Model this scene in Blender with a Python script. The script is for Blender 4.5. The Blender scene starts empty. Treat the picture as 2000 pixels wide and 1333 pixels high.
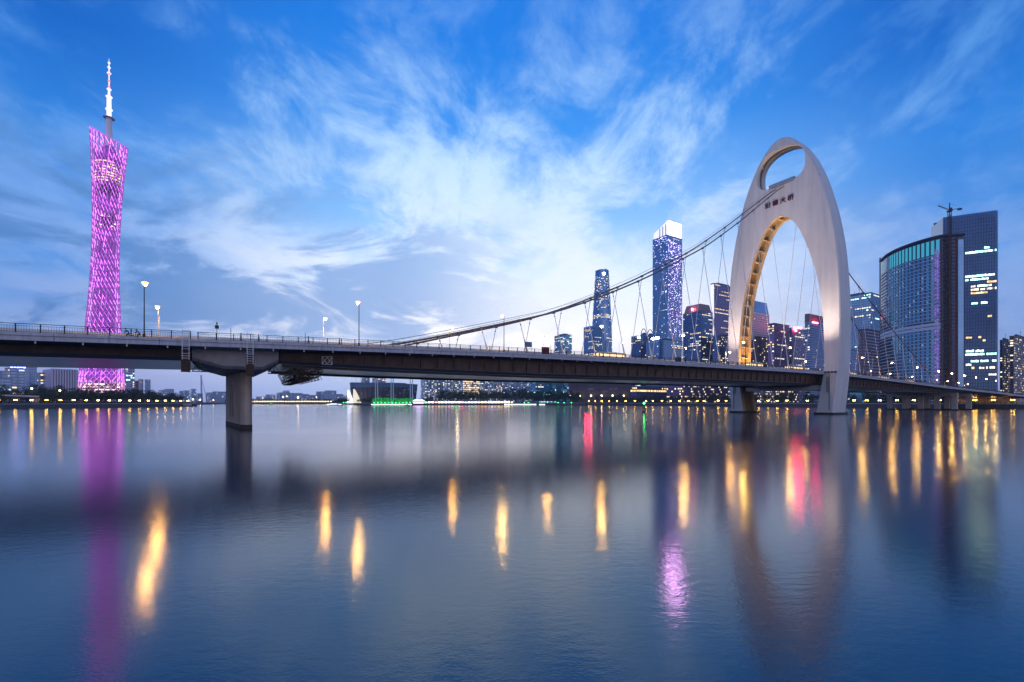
import bpy, bmesh, math, random
from mathutils import Vector, Matrix
from mathutils.geometry import delaunay_2d_cdt
R = math.radians
rnd = random.Random(7)
sc = bpy.context.scene
col = sc.collection

# ------------------------------------------------------------------ camera
CAM_H, FPX, CX, HZ = 5.1, 889.0, 1000.0, 786.0      # eye height (m), focal length and horizon in photo pixels
cam = bpy.data.objects.new('camera', bpy.data.cameras.new('camera'))
col.objects.link(cam)
cam.location = (0, 0, CAM_H)
cam.rotation_euler = (R(90), 0, 0)
cam.data.sensor_width = 36
cam.data.lens = FPX / 2000 * 36
cam.data.shift_y = (HZ - 666.5) / 2000
cam.data.clip_start = 0.5
cam.data.clip_end = 60000
sc.camera = cam

# ------------------------------------------------------------------ sky
W = bpy.data.worlds.new('World')
sc.world = W
W.use_nodes = True
SKY_BIG, SKY_DARK = (8.3, 3.3, 0), (6.6, 3.3, 0)
def build_sky():
    nt = W.node_tree; N = nt.nodes; L = nt.links
    N.clear()
    def n(t, **kw):
        x = N.new(t)
        for k, v in kw.items(): setattr(x, k, v)
        return x
    def sock(x, i, v):
        if isinstance(v, bpy.types.NodeSocket): L.new(v, x.inputs[i])
        elif v is not None: x.inputs[i].default_value = v
    def m(op, a, b=None, c=None, clamp=False):
        x = n('ShaderNodeMath', operation=op, use_clamp=clamp)
        sock(x, 0, a); sock(x, 1, b)
        if c is not None: sock(x, 2, c)
        return x.outputs[0]
    def mix(f, a, b, mode='MIX'):
        x = n('ShaderNodeMix', data_type='RGBA', blend_type=mode)
        sock(x, 0, f); sock(x, 6, a); sock(x, 7, b)
        return x.outputs[2]
    def ramp(f, stops, interp='EASE'):
        x = n('ShaderNodeValToRGB'); x.color_ramp.interpolation = interp
        e = x.color_ramp.elements
        while len(e) < len(stops): e.new(0.5)
        for el, (p, c) in zip(e, stops):
            el.position = p
            el.color = c if len(c) == 4 else (*c, 1)
        L.new(f, x.inputs[0])
        return x.outputs[0]
    def mr(v, a, b, c=0., d=1.):
        x = n('ShaderNodeMapRange', interpolation_type='SMOOTHSTEP')
        sock(x, 0, v); sock(x, 1, a); sock(x, 2, b); sock(x, 3, c); sock(x, 4, d)
        return x.outputs[0]
    tc = n('ShaderNodeTexCoord').outputs['Generated']
    sep = n('ShaderNodeSeparateXYZ'); L.new(tc, sep.inputs[0])
    x, y, z = sep.outputs
    za = m('MAXIMUM', z, 0.0)
    hor = m('SQRT', m('ADD', m('MULTIPLY', x, x), m('ADD', m('MULTIPLY', y, y), 1e-5)))
    az = m('DIVIDE', y, hor)                                # 1 = towards the afterglow
    near = mr(az, 0.70, 1.0)
    centre = ramp(za, [(0.0, (.34, .46, .80)), (.05, (.48, .60, .88)), (.085, (.96, .88, .95)), (.14, (1.08, 1.06, 1.10)),
                       (.24, (.84, .95, 1.08)), (.36, (.26, .54, .94)), (.50, (.045, .28, .81)), (.62, (.010, .19, .70)), (1, (.004, .10, .5))], 'LINEAR')
    side = ramp(za, [(0.0, (.26, .30, .60)), (.06, (.34, .40, .70)), (.12, (.19, .35, .72)), (.22, (.07, .27, .70)),
                     (.40, (.018, .20, .66)), (.52, (.002, .115, .50)), (1, (.002, .06, .36))], 'LINEAR')
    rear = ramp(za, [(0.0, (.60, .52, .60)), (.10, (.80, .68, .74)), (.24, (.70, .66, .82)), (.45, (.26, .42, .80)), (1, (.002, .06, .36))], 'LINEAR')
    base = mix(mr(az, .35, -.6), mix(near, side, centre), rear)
    sky = n('ShaderNodeTexSky', sky_type='NISHITA')
    sky.sun_disc = False; sky.sun_elevation = R(0.5); sky.sun_rotation = R(0)
    sky.air_density = 1.2; sky.dust_density = 1.0; sky.ozone_density = 3.0
    base = mix(1.0, base, mix(1.0, sky.outputs[0], (.012, .016, .03, 1), 'MULTIPLY'), 'ADD')
    # cloud sheet: direction projected on a level plane, streaks drawn out towards the afterglow
    den = m('ADD', za, 0.24)
    comb = n('ShaderNodeCombineXYZ'); L.new(m('DIVIDE', x, den), comb.inputs[0]); L.new(m('DIVIDE', y, den), comb.inputs[1])
    def cloud(scale, rot, sx, sy, off, detail=6, rough=.58, dist=.7):
        mp = n('ShaderNodeMapping'); L.new(comb.outputs[0], mp.inputs[0])
        mp.inputs['Rotation'].default_value = (0, 0, R(rot)); mp.inputs['Scale'].default_value = (sx, sy, 1)
        mp.inputs['Location'].default_value = off
        t = n('ShaderNodeTexNoise'); L.new(mp.outputs[0], t.inputs['Vector'])
        t.inputs['Scale'].default_value = scale; t.inputs['Detail'].default_value = detail
        t.inputs['Roughness'].default_value = rough; t.inputs['Distortion'].default_value = dist
        return t.outputs[0]
    big = cloud(1.1, -18, 1.0, .8, SKY_BIG, 3, .5, .4)
    wisp = cloud(3.6, -28, 1.0, .75, (7.3, 2.2, 0), 9, .68, .35)
    v = m('ADD', m('MULTIPLY', big, .45), m('MULTIPLY', wisp, .55))
    white = mr(v, .425, .60)
    lim = m('MULTIPLY', mr(za, .78, .42), mr(za, .02, .12))
    wcol = mix(mr(za, .08, .55), mix(near, (.36, .48, .80, 1), (1.06, 1.05, 1.08, 1)), mix(near, (.14, .40, .84, 1), (.50, .73, .98, 1)))
    out = mix(m('MULTIPLY', white, m('MULTIPLY', lim, mr(az, .55, .95, .42, .97))), base, wcol)
    dark = cloud(1.9, -14, .8, 1.0, SKY_DARK, 8, .62, .6)
    dk = m('MULTIPLY', m('MULTIPLY', mr(dark, .44, .57), mr(m('DIVIDE', x, hor), .10, -.28, .12, 1.)), m('MULTIPLY', mr(za, .50, .30), mr(za, .05, .14)))
    dcol = mix(near, (.06, .20, .50, 1), (.22, .40, .76, 1))
    out = mix(m('MULTIPLY', dk, .82), out, dcol)
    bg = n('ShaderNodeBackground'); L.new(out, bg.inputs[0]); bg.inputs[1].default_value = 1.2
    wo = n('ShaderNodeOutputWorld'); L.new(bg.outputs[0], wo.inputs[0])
build_sky()
W.cycles.sampling_method = 'MANUAL'
W.cycles.sample_map_resolution = 512

vs = sc.view_settings
vs.view_transform = 'Standard'; vs.look = 'None'; vs.exposure = 0; vs.gamma = 1; vs.use_curve_mapping = False
cy = sc.cycles
cy.use_denoising = True
cy.denoiser = 'OPENIMAGEDENOISE'
cy.max_bounces = 6; cy.diffuse_bounces = 2; cy.glossy_bounces = 4; cy.transmission_bounces = 4; cy.volume_bounces = 0
cy.caustics_reflective = False; cy.caustics_refractive = False
cy.sample_clamp_indirect = 30; cy.sample_clamp_direct = 0
cy.use_adaptive_sampling = True; cy.adaptive_threshold = 0.01

# ------------------------------------------------------------------ materials
MATS = {}
def mat(name, c, rough=.6, metal=0., emit=None, strength=0., noise=None, spec=.5, sample=False, island=None, streak=None):
    """Principled material; noise=(scale, amount) mottles the colour, streak=(scale, amount) adds vertical weather streaks,
    island=(lo, hi) varies emission per separate pane."""
    M = bpy.data.materials.new(name); MATS[name] = M
    M.use_nodes = True
    nt = M.node_tree; b = nt.nodes['Principled BSDF']
    b.inputs['Base Color'].default_value = (*c, 1)
    b.inputs['Roughness'].default_value = rough
    b.inputs['Metallic'].default_value = metal
    b.inputs['Specular IOR Level'].default_value = spec
    last = None
    def layer(mapscale, scale, amt, last):
        g = nt.nodes.new('ShaderNodeNewGeometry')
        mp = nt.nodes.new('ShaderNodeMapping'); mp.inputs['Scale'].default_value = mapscale
        nt.links.new(g.outputs['Position'], mp.inputs[0])
        t = nt.nodes.new('ShaderNodeTexNoise'); t.inputs['Scale'].default_value = scale
        t.inputs['Detail'].default_value = 6; t.inputs['Roughness'].default_value = .65
        nt.links.new(mp.outputs[0], t.inputs['Vector'])
        r = nt.nodes.new('ShaderNodeMapRange')
        r.inputs[1].default_value = .3; r.inputs[2].default_value = .7
        r.inputs[3].default_value = 1 - amt; r.inputs[4].default_value = 1 + amt * .5
        nt.links.new(t.outputs[0], r.inputs[0])
        mx = nt.nodes.new('ShaderNodeMix'); mx.data_type = 'RGBA'; mx.blend_type = 'MULTIPLY'
        mx.inputs[0].default_value = 1
        if last is None: mx.inputs[6].default_value = (*c, 1)
        else: nt.links.new(last, mx.inputs[6])
        nt.links.new(r.outputs[0], mx.inputs[7])
        return mx.outputs[2]
    if noise: last = layer((1, 1, 1), noise[0], noise[1], last)
    if streak: last = layer((1, 1, .06), streak[0], streak[1], last)
    if last is not None: nt.links.new(last, b.inputs['Base Color'])
    if emit:
        b.inputs['Emission Color'].default_value = (*emit, 1)
        b.inputs['Emission Strength'].default_value = strength
        if island:
            g = nt.nodes.new('ShaderNodeNewGeometry')
            r = nt.nodes.new('ShaderNodeMapRange')
            r.inputs[3].default_value = strength * island[0]; r.inputs[4].default_value = strength * island[1]
            nt.links.new(g.outputs['Random Per Island'], r.inputs[0])
            nt.links.new(r.outputs[0], b.inputs['Emission Strength'])
        M.cycles.emission_sampling = 'FRONT_BACK' if sample else 'NONE'
    return M

mat('white_concrete', (.76, .70, .67), .6, noise=(.10, .08), streak=(.55, .12))
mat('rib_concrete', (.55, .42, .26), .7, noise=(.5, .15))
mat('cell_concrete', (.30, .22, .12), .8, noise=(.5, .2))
mat('pier_concrete', (.56, .45, .38), .75, noise=(.35, .2), streak=(1.2, .25))
mat('fascia', (.56, .53, .57), .6, noise=(.4, .14), streak=(2.0, .25))
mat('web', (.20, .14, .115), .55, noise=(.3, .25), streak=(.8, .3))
mat('haunch', (.50, .48, .52), .6, noise=(.3, .12), streak=(1.2, .18))
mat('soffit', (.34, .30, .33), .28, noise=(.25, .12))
mat('asphalt', (.05, .05, .052), .85, noise=(1.5, .2))
mat('paving', (.28, .26, .25), .8, noise=(1.0, .2))
mat('barrier', (.72, .66, .58), .7, noise=(.8, .2))
mat('dark_steel', (.025, .025, .03), .45, .3)
mat('steel', (.35, .35, .37), .4, .6)
mat('pale_steel', (.80, .77, .76), .5, 0)
mat('hanger_sleeve', (.66, .60, .50), .5)
mat('cable', (.20, .16, .15), .5, .2)
mat('seam', (.20, .17, .18), .8)
mat('rust_steel', (.10, .055, .035), .8, noise=(1.2, .35))
mat('letter_red', (.10, .012, .02), .5)
mat('water_stain', (.06, .045, .035), .8, noise=(.8, .3))
mat('maroon', (.20, .015, .03), .6)
mat('bark', (.05, .035, .025), .9)
mat('leaf', (.030, .055, .022), .7, noise=(.9, .45))
mat('leaf_b', (.045, .065, .020), .7, noise=(.9, .45))
mat('grass', (.04, .055, .025), .95, noise=(.4, .3))
mat('quay_stone', (.10, .095, .10), .85, noise=(.4, .3), streak=(.6, .3))
mat('ground', (.06, .06, .06), .95, noise=(.02, .3))
# facades
mat('glass_blue', (.19, .34, .56), .14, .85, noise=(.03, .25))
mat('glass_navy', (.07, .14, .30), .14, .85, noise=(.03, .25))
mat('glass_sky', (.24, .40, .62), .14, .85, noise=(.03, .25))
mat('glass_teal', (.13, .36, .54), .16, .8, noise=(.03, .25))
mat('glass_dark', (.035, .05, .10), .16, .7)
mat('glass_violet', (.22, .16, .32), .22, .7)
mat('frame_blue', (.10, .17, .28), .5, .2)
mat('frame_pale', (.66, .70, .80), .55)
mat('frame_white', (.70, .68, .70), .6)
mat('frame_dark', (.035, .04, .06), .6)
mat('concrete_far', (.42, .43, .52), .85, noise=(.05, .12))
mat('concrete_warm', (.22, .18, .20), .85, noise=(.05, .12))
mat('concrete_pink', (.30, .20, .22), .85, noise=(.05, .12))
mat('brick_red', (.22, .07, .065), .85, noise=(.3, .2))
mat('museum_dark', (.075, .065, .085), .6, noise=(.05, .3))
mat('roof_grey', (.10, .11, .14), .8)
# light givers and stand-in glow
WARM, WHITE, COOL, CYAN = (1, .62, .25), (1, .86, .66), (.72, .88, 1), (.45, 1, .9)
mat('win_warm', (.02, .02, .02), emit=(1, .68, .30), strength=1.6, island=(.35, 1.5))
mat('win_white', (.02, .02, .02), emit=(1, .90, .74), strength=1.6, island=(.35, 1.5))
mat('win_cool', (.02, .02, .02), emit=(.66, .86, 1), strength=1.5, island=(.3, 1.4))
mat('win_cyan', (.02, .02, .02), emit=(.50, 1, .86), strength=3.0, island=(.5, 1.4))
mat('win_teal', (.02, .02, .02), emit=(.05, .40, .60), strength=.9, island=(.4, 1.3))
mat('win_dim', (.02, .02, .02), emit=(.22, .42, .75), strength=.55, island=(.2, 1.6))
mat('led_white', (.5, .5, .5), emit=(.85, .85, 1), strength=3.2)
mat('led_dot', (.5, .5, .5), emit=(.70, .52, 1), strength=10.0, island=(.3, 1.6))
mat('led_violet', (.2, .1, .3), emit=(.50, .18, 1), strength=.45, island=(.2, 1.6))
mat('crown_white', (.6, .6, .6), emit=(1, .45, 1), strength=28.0)
mat('crown_dim', (.6, .6, .6), emit=(.86, .84, 1), strength=1.1)
mat('lamp_sodium', (1, 1, 1), emit=(1, .48, .09), strength=1000, sample=True)
mat('warm_glow', (1, .8, .5), emit=(1, .50, .10), strength=2.4)  # aura of the deck lamps put in as emission; floodlight lenses share it
mat('lamp_pale', (1, 1, 1), emit=(1, .54, .13), strength=1000, sample=True)
mat('lamp_bank', (1, 1, 1), emit=(1, .50, .06), strength=70, sample=True)
mat('lamp_shore', (1, 1, 1), emit=(1, .72, .40), strength=30, sample=True)
mat('lamp_green', (.2, 1, .2), emit=(.05, 1, .18), strength=22, sample=True)
mat('lamp_red', (1, .1, .1), emit=(1, .03, .10), strength=160, sample=True)
mat('lamp_pink', (1, .3, .4), emit=(1, .20, .35), strength=45, sample=True)
mat('lamp_flood', (1, 1, 1), emit=(.75, .80, 1), strength=90, sample=True)
mat('sign_blue', (.2, .2, 1), emit=(.30, .35, 1), strength=9)
mat('glow_green', (.1, .5, .1), emit=(.03, .9, .12), strength=1.2, island=(.1, 1.8))  # glow put in for leaves under green floodlight
mat('sign_pink', (1, .4, .8), emit=(1, .45, .9), strength=2.2)
mat('sail_lit', (.8, .8, .8), emit=(.85, .80, 1), strength=2.2)
mat('sail_warm', (.8, .75, .6), emit=(1, .85, .55), strength=.8)
mat('quay_led', (.6, .6, .6), emit=(.70, .85, 1), strength=5)
for i, c in enumerate([(1, .45, .2), (1, .85, .7), (1, .55, .85), (.7, .75, 1), (1, .2, .25), (.25, 1, .3), (1, .9, .3)]):
    mat('stall_%d' % i, (.4, .4, .4), emit=c, strength=5)
mat('tower_strut_glow', (.4, .2, .45), emit=(.74, .15, .95), strength=2.6, island=(.02, 1.9))  # lamps' purple wash put into the lattice steel as glow
mat('tower_strut_warm', (.5, .3, .3), emit=(1, .45, .62), strength=1.5, island=(.4, 1.5))
mat('tower_ring', (.3, .15, .4), emit=(.70, .16, .95), strength=.7)
mat('tower_column', (.16, .08, .20), .5, .2, emit=(.70, .24, .92), strength=.32)
mat('tower_core', (.2, .1, .3), emit=(.30, .04, .52), strength=.22)
mat('tower_dark', (.05, .03, .08), .6)
mat('mast_lit', (.7, .7, .7), emit=(1, .86, .88), strength=1.1)
mat('mast_red', (.5, .1, .1), emit=(1, .25, .12), strength=1.4)

# water: rough film of small ripples, no displacement needed at this height
def water_mat():
    M = bpy.data.materials.new('water'); M.use_nodes = True; MATS['water'] = M
    nt = M.node_tree; b = nt.nodes['Principled BSDF']
    b.inputs['Base Color'].default_value = (.001, .030, .055, 1)
    b.inputs['IOR'].default_value = 1.85
    geo = nt.nodes.new('ShaderNodeNewGeometry')
    def noise(scale, sx, sy, detail=3, rough=.5):
        mp = nt.nodes.new('ShaderNodeMapping'); mp.inputs['Scale'].default_value = (sx, sy, 1)
        nt.links.new(geo.outputs['Position'], mp.inputs[0])
        t = nt.nodes.new('ShaderNodeTexNoise'); t.inputs['Scale'].default_value = scale
        t.inputs['Detail'].default_value = detail; t.inputs['Roughness'].default_value = rough
        nt.links.new(mp.outputs[0], t.inputs['Vector'])
        return t.outputs[0]
    r = nt.nodes.new('ShaderNodeMapRange')
    nt.links.new(noise(.03, 1, .6), r.inputs[0])
    r.inputs[1].default_value = .3; r.inputs[2].default_value = .7
    r.inputs[3].default_value = .10; r.inputs[4].default_value = .14
    nt.links.new(r.outputs[0], b.inputs['Roughness'])
    b1 = nt.nodes.new('ShaderNodeBump'); b1.inputs['Strength'].default_value = 1; b1.inputs['Distance'].default_value = .0018
    nt.links.new(noise(13, .8, 1.2, 1, .5), b1.inputs['Height'])
    b2 = nt.nodes.new('ShaderNodeBump'); b2.inputs['Strength'].default_value = 1; b2.inputs['Distance'].default_value = .010
    nt.links.new(noise(2.6, .7, 1.3, 4, .6), b2.inputs['Height'])
    k = nt.nodes.new('ShaderNodeMapRange'); nt.links.new(noise(.035, .5, 1.6, 3), k.inputs[0])   # calm lanes and rippled lanes
    k.inputs[1].default_value = .35; k.inputs[2].default_value = .65; k.inputs[3].default_value = .35; k.inputs[4].default_value = 1.0
    nt.links.new(k.outputs[0], b2.inputs['Strength'])
    nt.links.new(b1.outputs[0], b2.inputs['Normal'])
    nt.links.new(b2.outputs[0], b.inputs['Normal'])
water_mat()

# ------------------------------------------------------------------ mesh helpers
class MB:
    def __init__(s): s.v = []; s.f = []
    def poly(s, pts):
        i = len(s.v); s.v += [tuple(p) for p in pts]; s.f.append(tuple(range(i, i + len(pts))))
    def hexa(s, b, t):
        """prism between two polygons of equal length (b, t lists of points)."""
        n = len(b); i = len(s.v)
        s.v += [tuple(p) for p in b] + [tuple(p) for p in t]
        s.f.append(tuple(range(i + n - 1, i - 1, -1))); s.f.append(tuple(range(i + n, i + 2 * n)))
        for k in range(n):
            k2 = (k + 1) % n
            s.f.append((i + k, i + k2, i + n + k2, i + n + k))
    def box(s, c, h, ax=None, ay=None, az=None):
        c = Vector(c); ax = Vector(ax or (1, 0, 0)) * h[0]; ay = Vector(ay or (0, 1, 0)) * h[1]; az = Vector(az or (0, 0, 1)) * h[2]
        b = [c - ax - ay - az, c + ax - ay - az, c + ax + ay - az, c - ax + ay - az]
        s.hexa(b, [p + 2 * az for p in b])
    def bar(s, p0, p1, r, n=4, r1=None, cap=True):
        p0 = Vector(p0); p1 = Vector(p1); d = p1 - p0
        if d.length < 1e-6: return
        d.normalize(); u = d.cross(Vector((0, 0, 1)))
        if u.length < 1e-3: u = d.cross(Vector((1, 0, 0)))
        u.normalize(); w = d.cross(u); r1 = r if r1 is None else r1
        i = len(s.v)
        for p, rr in ((p0, r), (p1, r1)):
            for k in range(n):
                a = 2 * math.pi * (k + .5) / n
                s.v.append(tuple(p + u * (math.cos(a) * rr) + w * (math.sin(a) * rr)))
        for k in range(n):
            k2 = (k + 1) % n; s.f.append((i + k, i + k2, i + n + k2, i + n + k))
        if cap:
            s.f.append(tuple(range(i + n - 1, i - 1, -1))); s.f.append(tuple(range(i + n, i + 2 * n)))
    def tube(s, pts, r, n=6):
        pts = [Vector(p) for p in pts]; i = len(s.v)
        rr = r if isinstance(r, (list, tuple)) else [r] * len(pts)
        for k, p in enumerate(pts):
            d = (pts[min(k + 1, len(pts) - 1)] - pts[max(k - 1, 0)]).normalized()
            u = d.cross(Vector((0, 0, 1)))
            if u.length < 1e-3: u = Vector((1, 0, 0))
            u.normalize(); w = d.cross(u)
            for j in range(n):
                a = 2 * math.pi * j / n
                s.v.append(tuple(p + u * (math.cos(a) * rr[k]) + w * (math.sin(a) * rr[k])))
        for k in range(len(pts) - 1):
            for j in range(n):
                j2 = (j + 1) % n
                s.f.append((i + k * n + j, i + k * n + j2, i + (k + 1) * n + j2, i + (k + 1) * n + j))
        s.f.append(tuple(i + j for j in range(n - 1, -1, -1)))
        e = i + (len(pts) - 1) * n
        s.f.append(tuple(e + j for j in range(n)))
    def ball(s, c, r, n=8, m=5, sz=1.):
        c = Vector(c); i = len(s.v)
        for k in range(m + 1):
            th = math.pi * k / m
            for j in range(n):
                a = 2 * math.pi * j / n
                s.v.append((c.x + r * math.sin(th) * math.cos(a), c.y + r * math.sin(th) * math.sin(a), c.z + r * sz * math.cos(th)))
        for k in range(m):
            for j in range(n):
                j2 = (j + 1) % n
                s.f.append((i + k * n + j, i + (k + 1) * n + j, i + (k + 1) * n + j2, i + k * n + j2))
    def build(s, name, material, parent=None, smooth=False, stuff=False, base=None):
        me = bpy.data.meshes.new(name)
        o_ = Vector(base) if base is not None else (Vector(parent.get('_o', (0, 0, 0))) if parent else Vector((0, 0, 0)))
        me.from_pydata([tuple(Vector(p) - o_) for p in s.v], [], s.f)
        me.materials.append(MATS[material])
        if smooth: me.polygons.foreach_set('use_smooth', [True] * len(me.polygons))
        o = bpy.data.objects.new(name, me); col.objects.link(o)
        if parent: o.parent = parent; o['_o'] = tuple(o_) if base is None else tuple(o_)
        if base is not None and not parent: o.location = o_; o['_o'] = tuple(o_)
        if stuff: o['kind'] = 'stuff'
        return o

def tag(o, label=None, cat=None, group=None, kind=None):
    if label: o['label'] = label
    if cat: o['category'] = cat
    if group: o['group'] = group
    if kind: o['kind'] = kind
    return o
def thing(name, loc, label, cat, group=None):
    o = bpy.data.objects.new(name, None); col.objects.link(o); o.location = loc
    o.empty_display_size = 1; o['_o'] = tuple(loc)
    return tag(o, label, cat, group)
def copy_tree(o, loc=None, rz=None, scale=None, parent=None):
    c = o.copy(); col.objects.link(c); c.parent = parent
    if loc is not None: c.location = loc
    if rz is not None: c.rotation_euler = (0, 0, rz)
    if scale is not None: c.scale = (scale,) * 3 if not isinstance(scale, tuple) else scale
    for ch in [x for x in KIDS.get(o.name, [])]: copy_tree(ch, parent=c)
    return c
KIDS = {}
def remember(root):
    """children lists, read once so that copying does not search the scene."""
    for o in [root] + list(root.children): KIDS[o.name] = list(o.children)
def at(px, py, Y): return Vector(((px - CX) / FPX * Y, Y, CAM_H + (HZ - py) * Y / FPX))

# bridge frame: s along the deck (0 at the arch), q across it (negative = near side), z above the water
_n = math.hypot(.845, .535)
A = Vector((.845 / _n, .535 / _n, 0)); P = Vector((-A.y, A.x, 0)); O = Vector((125, 209, 0)); UP = Vector((0, 0, 1))
def BR(s, q, z): return O + A * s + P * q + UP * z
def lerp(tab, x):
    if x <= tab[0][0]: return tab[0][1]
    for (a, b), (c, d) in zip(tab, tab[1:]):
        if x <= c: return b + (d - b) * (x - a) / (c - a)
    return tab[-1][1]
DECK = [(-480, 10.5), (-320, 13.3), (-245, 14.8), (-215, 15.55), (-190, 16.2), (-160, 16.85), (-130, 17.2), (-100, 17.45), (-60, 17.7), (-20, 17.85), (10, 17.8),
        (40, 17.25), (80, 16.3), (145, 14.6), (200, 13.4), (260, 12.4), (330, 10.8), (480, 6.5)]
def zd(s): return lerp(DECK, s)

# ================================================================== SETTING
m = MB(); S_ = 30000
m.poly([(-S_, -3000, 0), (S_, -3000, 0), (S_, S_, 0), (-S_, S_, 0)])
tag(m.build('river_water', 'water'), kind='structure')

GZ = 3.4
BANK0 = Vector((394, 350, 0))                                   # right bank runs parallel to P
def bank(t, off=0., z=0.): return BANK0 + P * t + A * off + UP * z
right_shore = [bank(-560), bank(500), Vector((104, 757, 0)), Vector((-236, 755, 0)), Vector((-262, 772, 0)), Vector((-300, 860, 0)), Vector((-350, 1120, 0)),
               Vector((-640, 1135, 0)), Vector((-1300, 1240, 0)), Vector((-2600, 1300, 0)), Vector((-9000, 1500, 0))]
left_shore = [Vector((-393, -260, 0)), Vector((-393, 560, 0)), Vector((-402, 580, 0)), Vector((-640, 905, 0)), Vector((-900, 1060, 0)), Vector((-3000, 1150, 0))]
def land(name, shore, rest, z):
    pts = [(p.x, p.y, z) for p in shore] + [(x, y, z) for x, y in rest]
    m = MB(); m.poly(pts)
    return tag(m.build(name, 'ground'), kind='structure')
land('ground', right_shore, [(-28000, 1600), (-28000, 28000), (28000, 28000), (28000, -3000), (900, -3000)], GZ)
land('ground_promontory', left_shore, [(-9000, 1200), (-9000, -260)], GZ - .01)
def quay(name, pts, label, h=GZ + .05, w=1.2):
    t = thing(name, pts[0], label, 'quay wall')
    mw = MB(); mc = MB()
    for a, b in zip(pts, pts[1:]):
        d = (b - a); L = d.length; d.normalize(); nrm = Vector((-d.y, d.x, 0))
        if nrm.dot(A if pts is right_shore else Vector((-1, 0, 0))) < 0 and abs(d.y) > .3: nrm = -nrm
        mw.box((a + b) / 2 + UP * (h / 2 - 1.0), (L / 2 + .2, w / 2, h / 2 + 1.0), d, nrm)
        mc.box((a + b) / 2 + UP * (h + .2), (L / 2 + .3, w / 2 + .15, .2), d, nrm)
    mw.build('wall', 'quay_stone', t, stuff=True); mc.build('coping', 'fascia', t, stuff=True)
    # parapet with posts along the top
    mp = MB()
    for a, b in zip(pts[:2], pts[1:2]):
        d = (b - a); L = d.length; d.normalize()
        k = 0.
        while k < L:
            mp.box(a + d * k + UP * (h + .9), (.18, .18, .55)); k += 3
        mp.bar(a + UP * (h + 1.4), b + UP * (h + 1.4), .09); mp.bar(a + UP * (h + .9), b + UP * (h + .9), .06)
    mp.build('parapet', 'quay_stone', t, stuff=True)
quay('quay_wall', right_shore[:7], 'long dark stone quay wall along the right river bank')
quay('quay_wall', left_shore[:4], 'dark stone quay wall under the lamp row on the left bank')
quay('quay_wall', right_shore[6:9], 'low distant quay wall closing the river at the horizon', h=2.6)

# ================================================================== BRIDGE
HW = 18.9                                                        # half width of the deck
bridge = thing('suspension_bridge', BR(0, 0, 0), 'long white suspension bridge with one tall oval arch tower standing in the river', 'bridge')

def sweep(mb, ss, section, closed=True):
    """section(s) -> list of (q, z); swept along s."""
    i = len(mb.v); n = None
    for s in ss:
        sec = section(s); n = len(sec)
        mb.v += [tuple(BR(s, q, z)) for q, z in sec]
    for k in range(len(ss) - 1):
        for j in range(n if closed else n - 1):
            j2 = (j + 1) % n
            mb.f.append((i + k * n + j, i + k * n + j2, i + (k + 1) * n + j2, i + (k + 1) * n + j))
    if closed:
        mb.f.append(tuple(i + j for j in range(n - 1, -1, -1)))
        e = i + (len(ss) - 1) * n; mb.f.append(tuple(e + j for j in range(n)))
def frange(a, b, st):
    k = max(1, round((b - a) / st)); return [a + (b - a) * j / k for j in range(k + 1)]
SOFF = [(-480, 7.0), (-320, 10.0), (-260, 11.6), (-222, 12.25), (-209, 12.35), (-190, 12.0), (-150, 11.85), (-100, 12.3), (-40, 12.35), (0, 12.5), (40, 12.0), (80, 11.6), (150, 11.2), (200, 10.8), (260, 10.0), (480, 4)]
def zs(s): return lerp(SOFF, s)
def girder(name, s0, s1, mweb, parent):
    mb = MB()                                                     # slab with cantilever edges
    sweep(mb, frange(s0, s1, 10), lambda s: [(-HW, zd(s) - .30), (HW, zd(s) - .30), (HW, zd(s) - 1.0), (15.2, zd(s) - 1.35), (-15.2, zd(s) - 1.35), (-HW, zd(s) - 1.0)])
    g = mb.build(name, mweb, parent)
    for sg in (-1, 1):                                            # webs
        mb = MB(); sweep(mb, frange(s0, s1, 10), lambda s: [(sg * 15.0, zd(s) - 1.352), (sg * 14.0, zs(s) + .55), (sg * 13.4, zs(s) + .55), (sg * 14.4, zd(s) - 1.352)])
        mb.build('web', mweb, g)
        mb = MB(); sweep(mb, frange(s0, s1, 10), lambda s: [(sg * 14.02, zs(s) + .548), (sg * 13.1, zs(s) + .05), (sg * 12.6, zs(s) + .05), (sg * 13.3, zs(s) + .548)])
        mb.build('lower_chord', 'haunch' if mweb == 'haunch' else 'frame_blue', g)
    mb = MB(); sweep(mb, frange(s0, s1, 10), lambda s: [(-13.08, zs(s) + .3), (13.08, zs(s) + .3), (13.08, zs(s)), (-13.08, zs(s))])
    mb.build('soffit', 'soffit', g)
    return g
girder('girder', -208.6, 168, 'web', bridge)
girder('girder', -480, -222.2, 'web', bridge)
girder('girder', 168.4, 480, 'web', bridge)
# pier head block with its V haunch
HAU = [(-222, 12.3), (-219, 11.5), (-217.6, 11.05), (-211.5, 11.05), (-208.8, 12.5)]
mb = MB(); sweep(mb, [-222, -220.5, -219, -217.6, -214.5, -211.5, -210, -208.8], lambda s: [(-HW, zd(s) - .30), (HW, zd(s) - .30), (HW, zd(s) - 1.0), (15.6, zd(s) - 1.3), (14.9, lerp(HAU, s) + .5), (14.2, lerp(HAU, s)), (-14.2, lerp(HAU, s)), (-14.9, lerp(HAU, s) + .5), (-15.6, zd(s) - 1.3), (-HW, zd(s) - 1.0)])
mb.build('pier_head', 'haunch', bridge)
# inspection rails under the soffit
for q in (-12.2, 12.4):
    mb = MB(); sweep(mb, frange(-208, 160, 12), lambda s: [(q - .2, zs(s) - .003), (q + .2, zs(s) - .003), (q + .2, zs(s) - .45), (q - .2, zs(s) - .45)])
    mb.build('inspection_rail', 'dark_steel', bridge)
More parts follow.
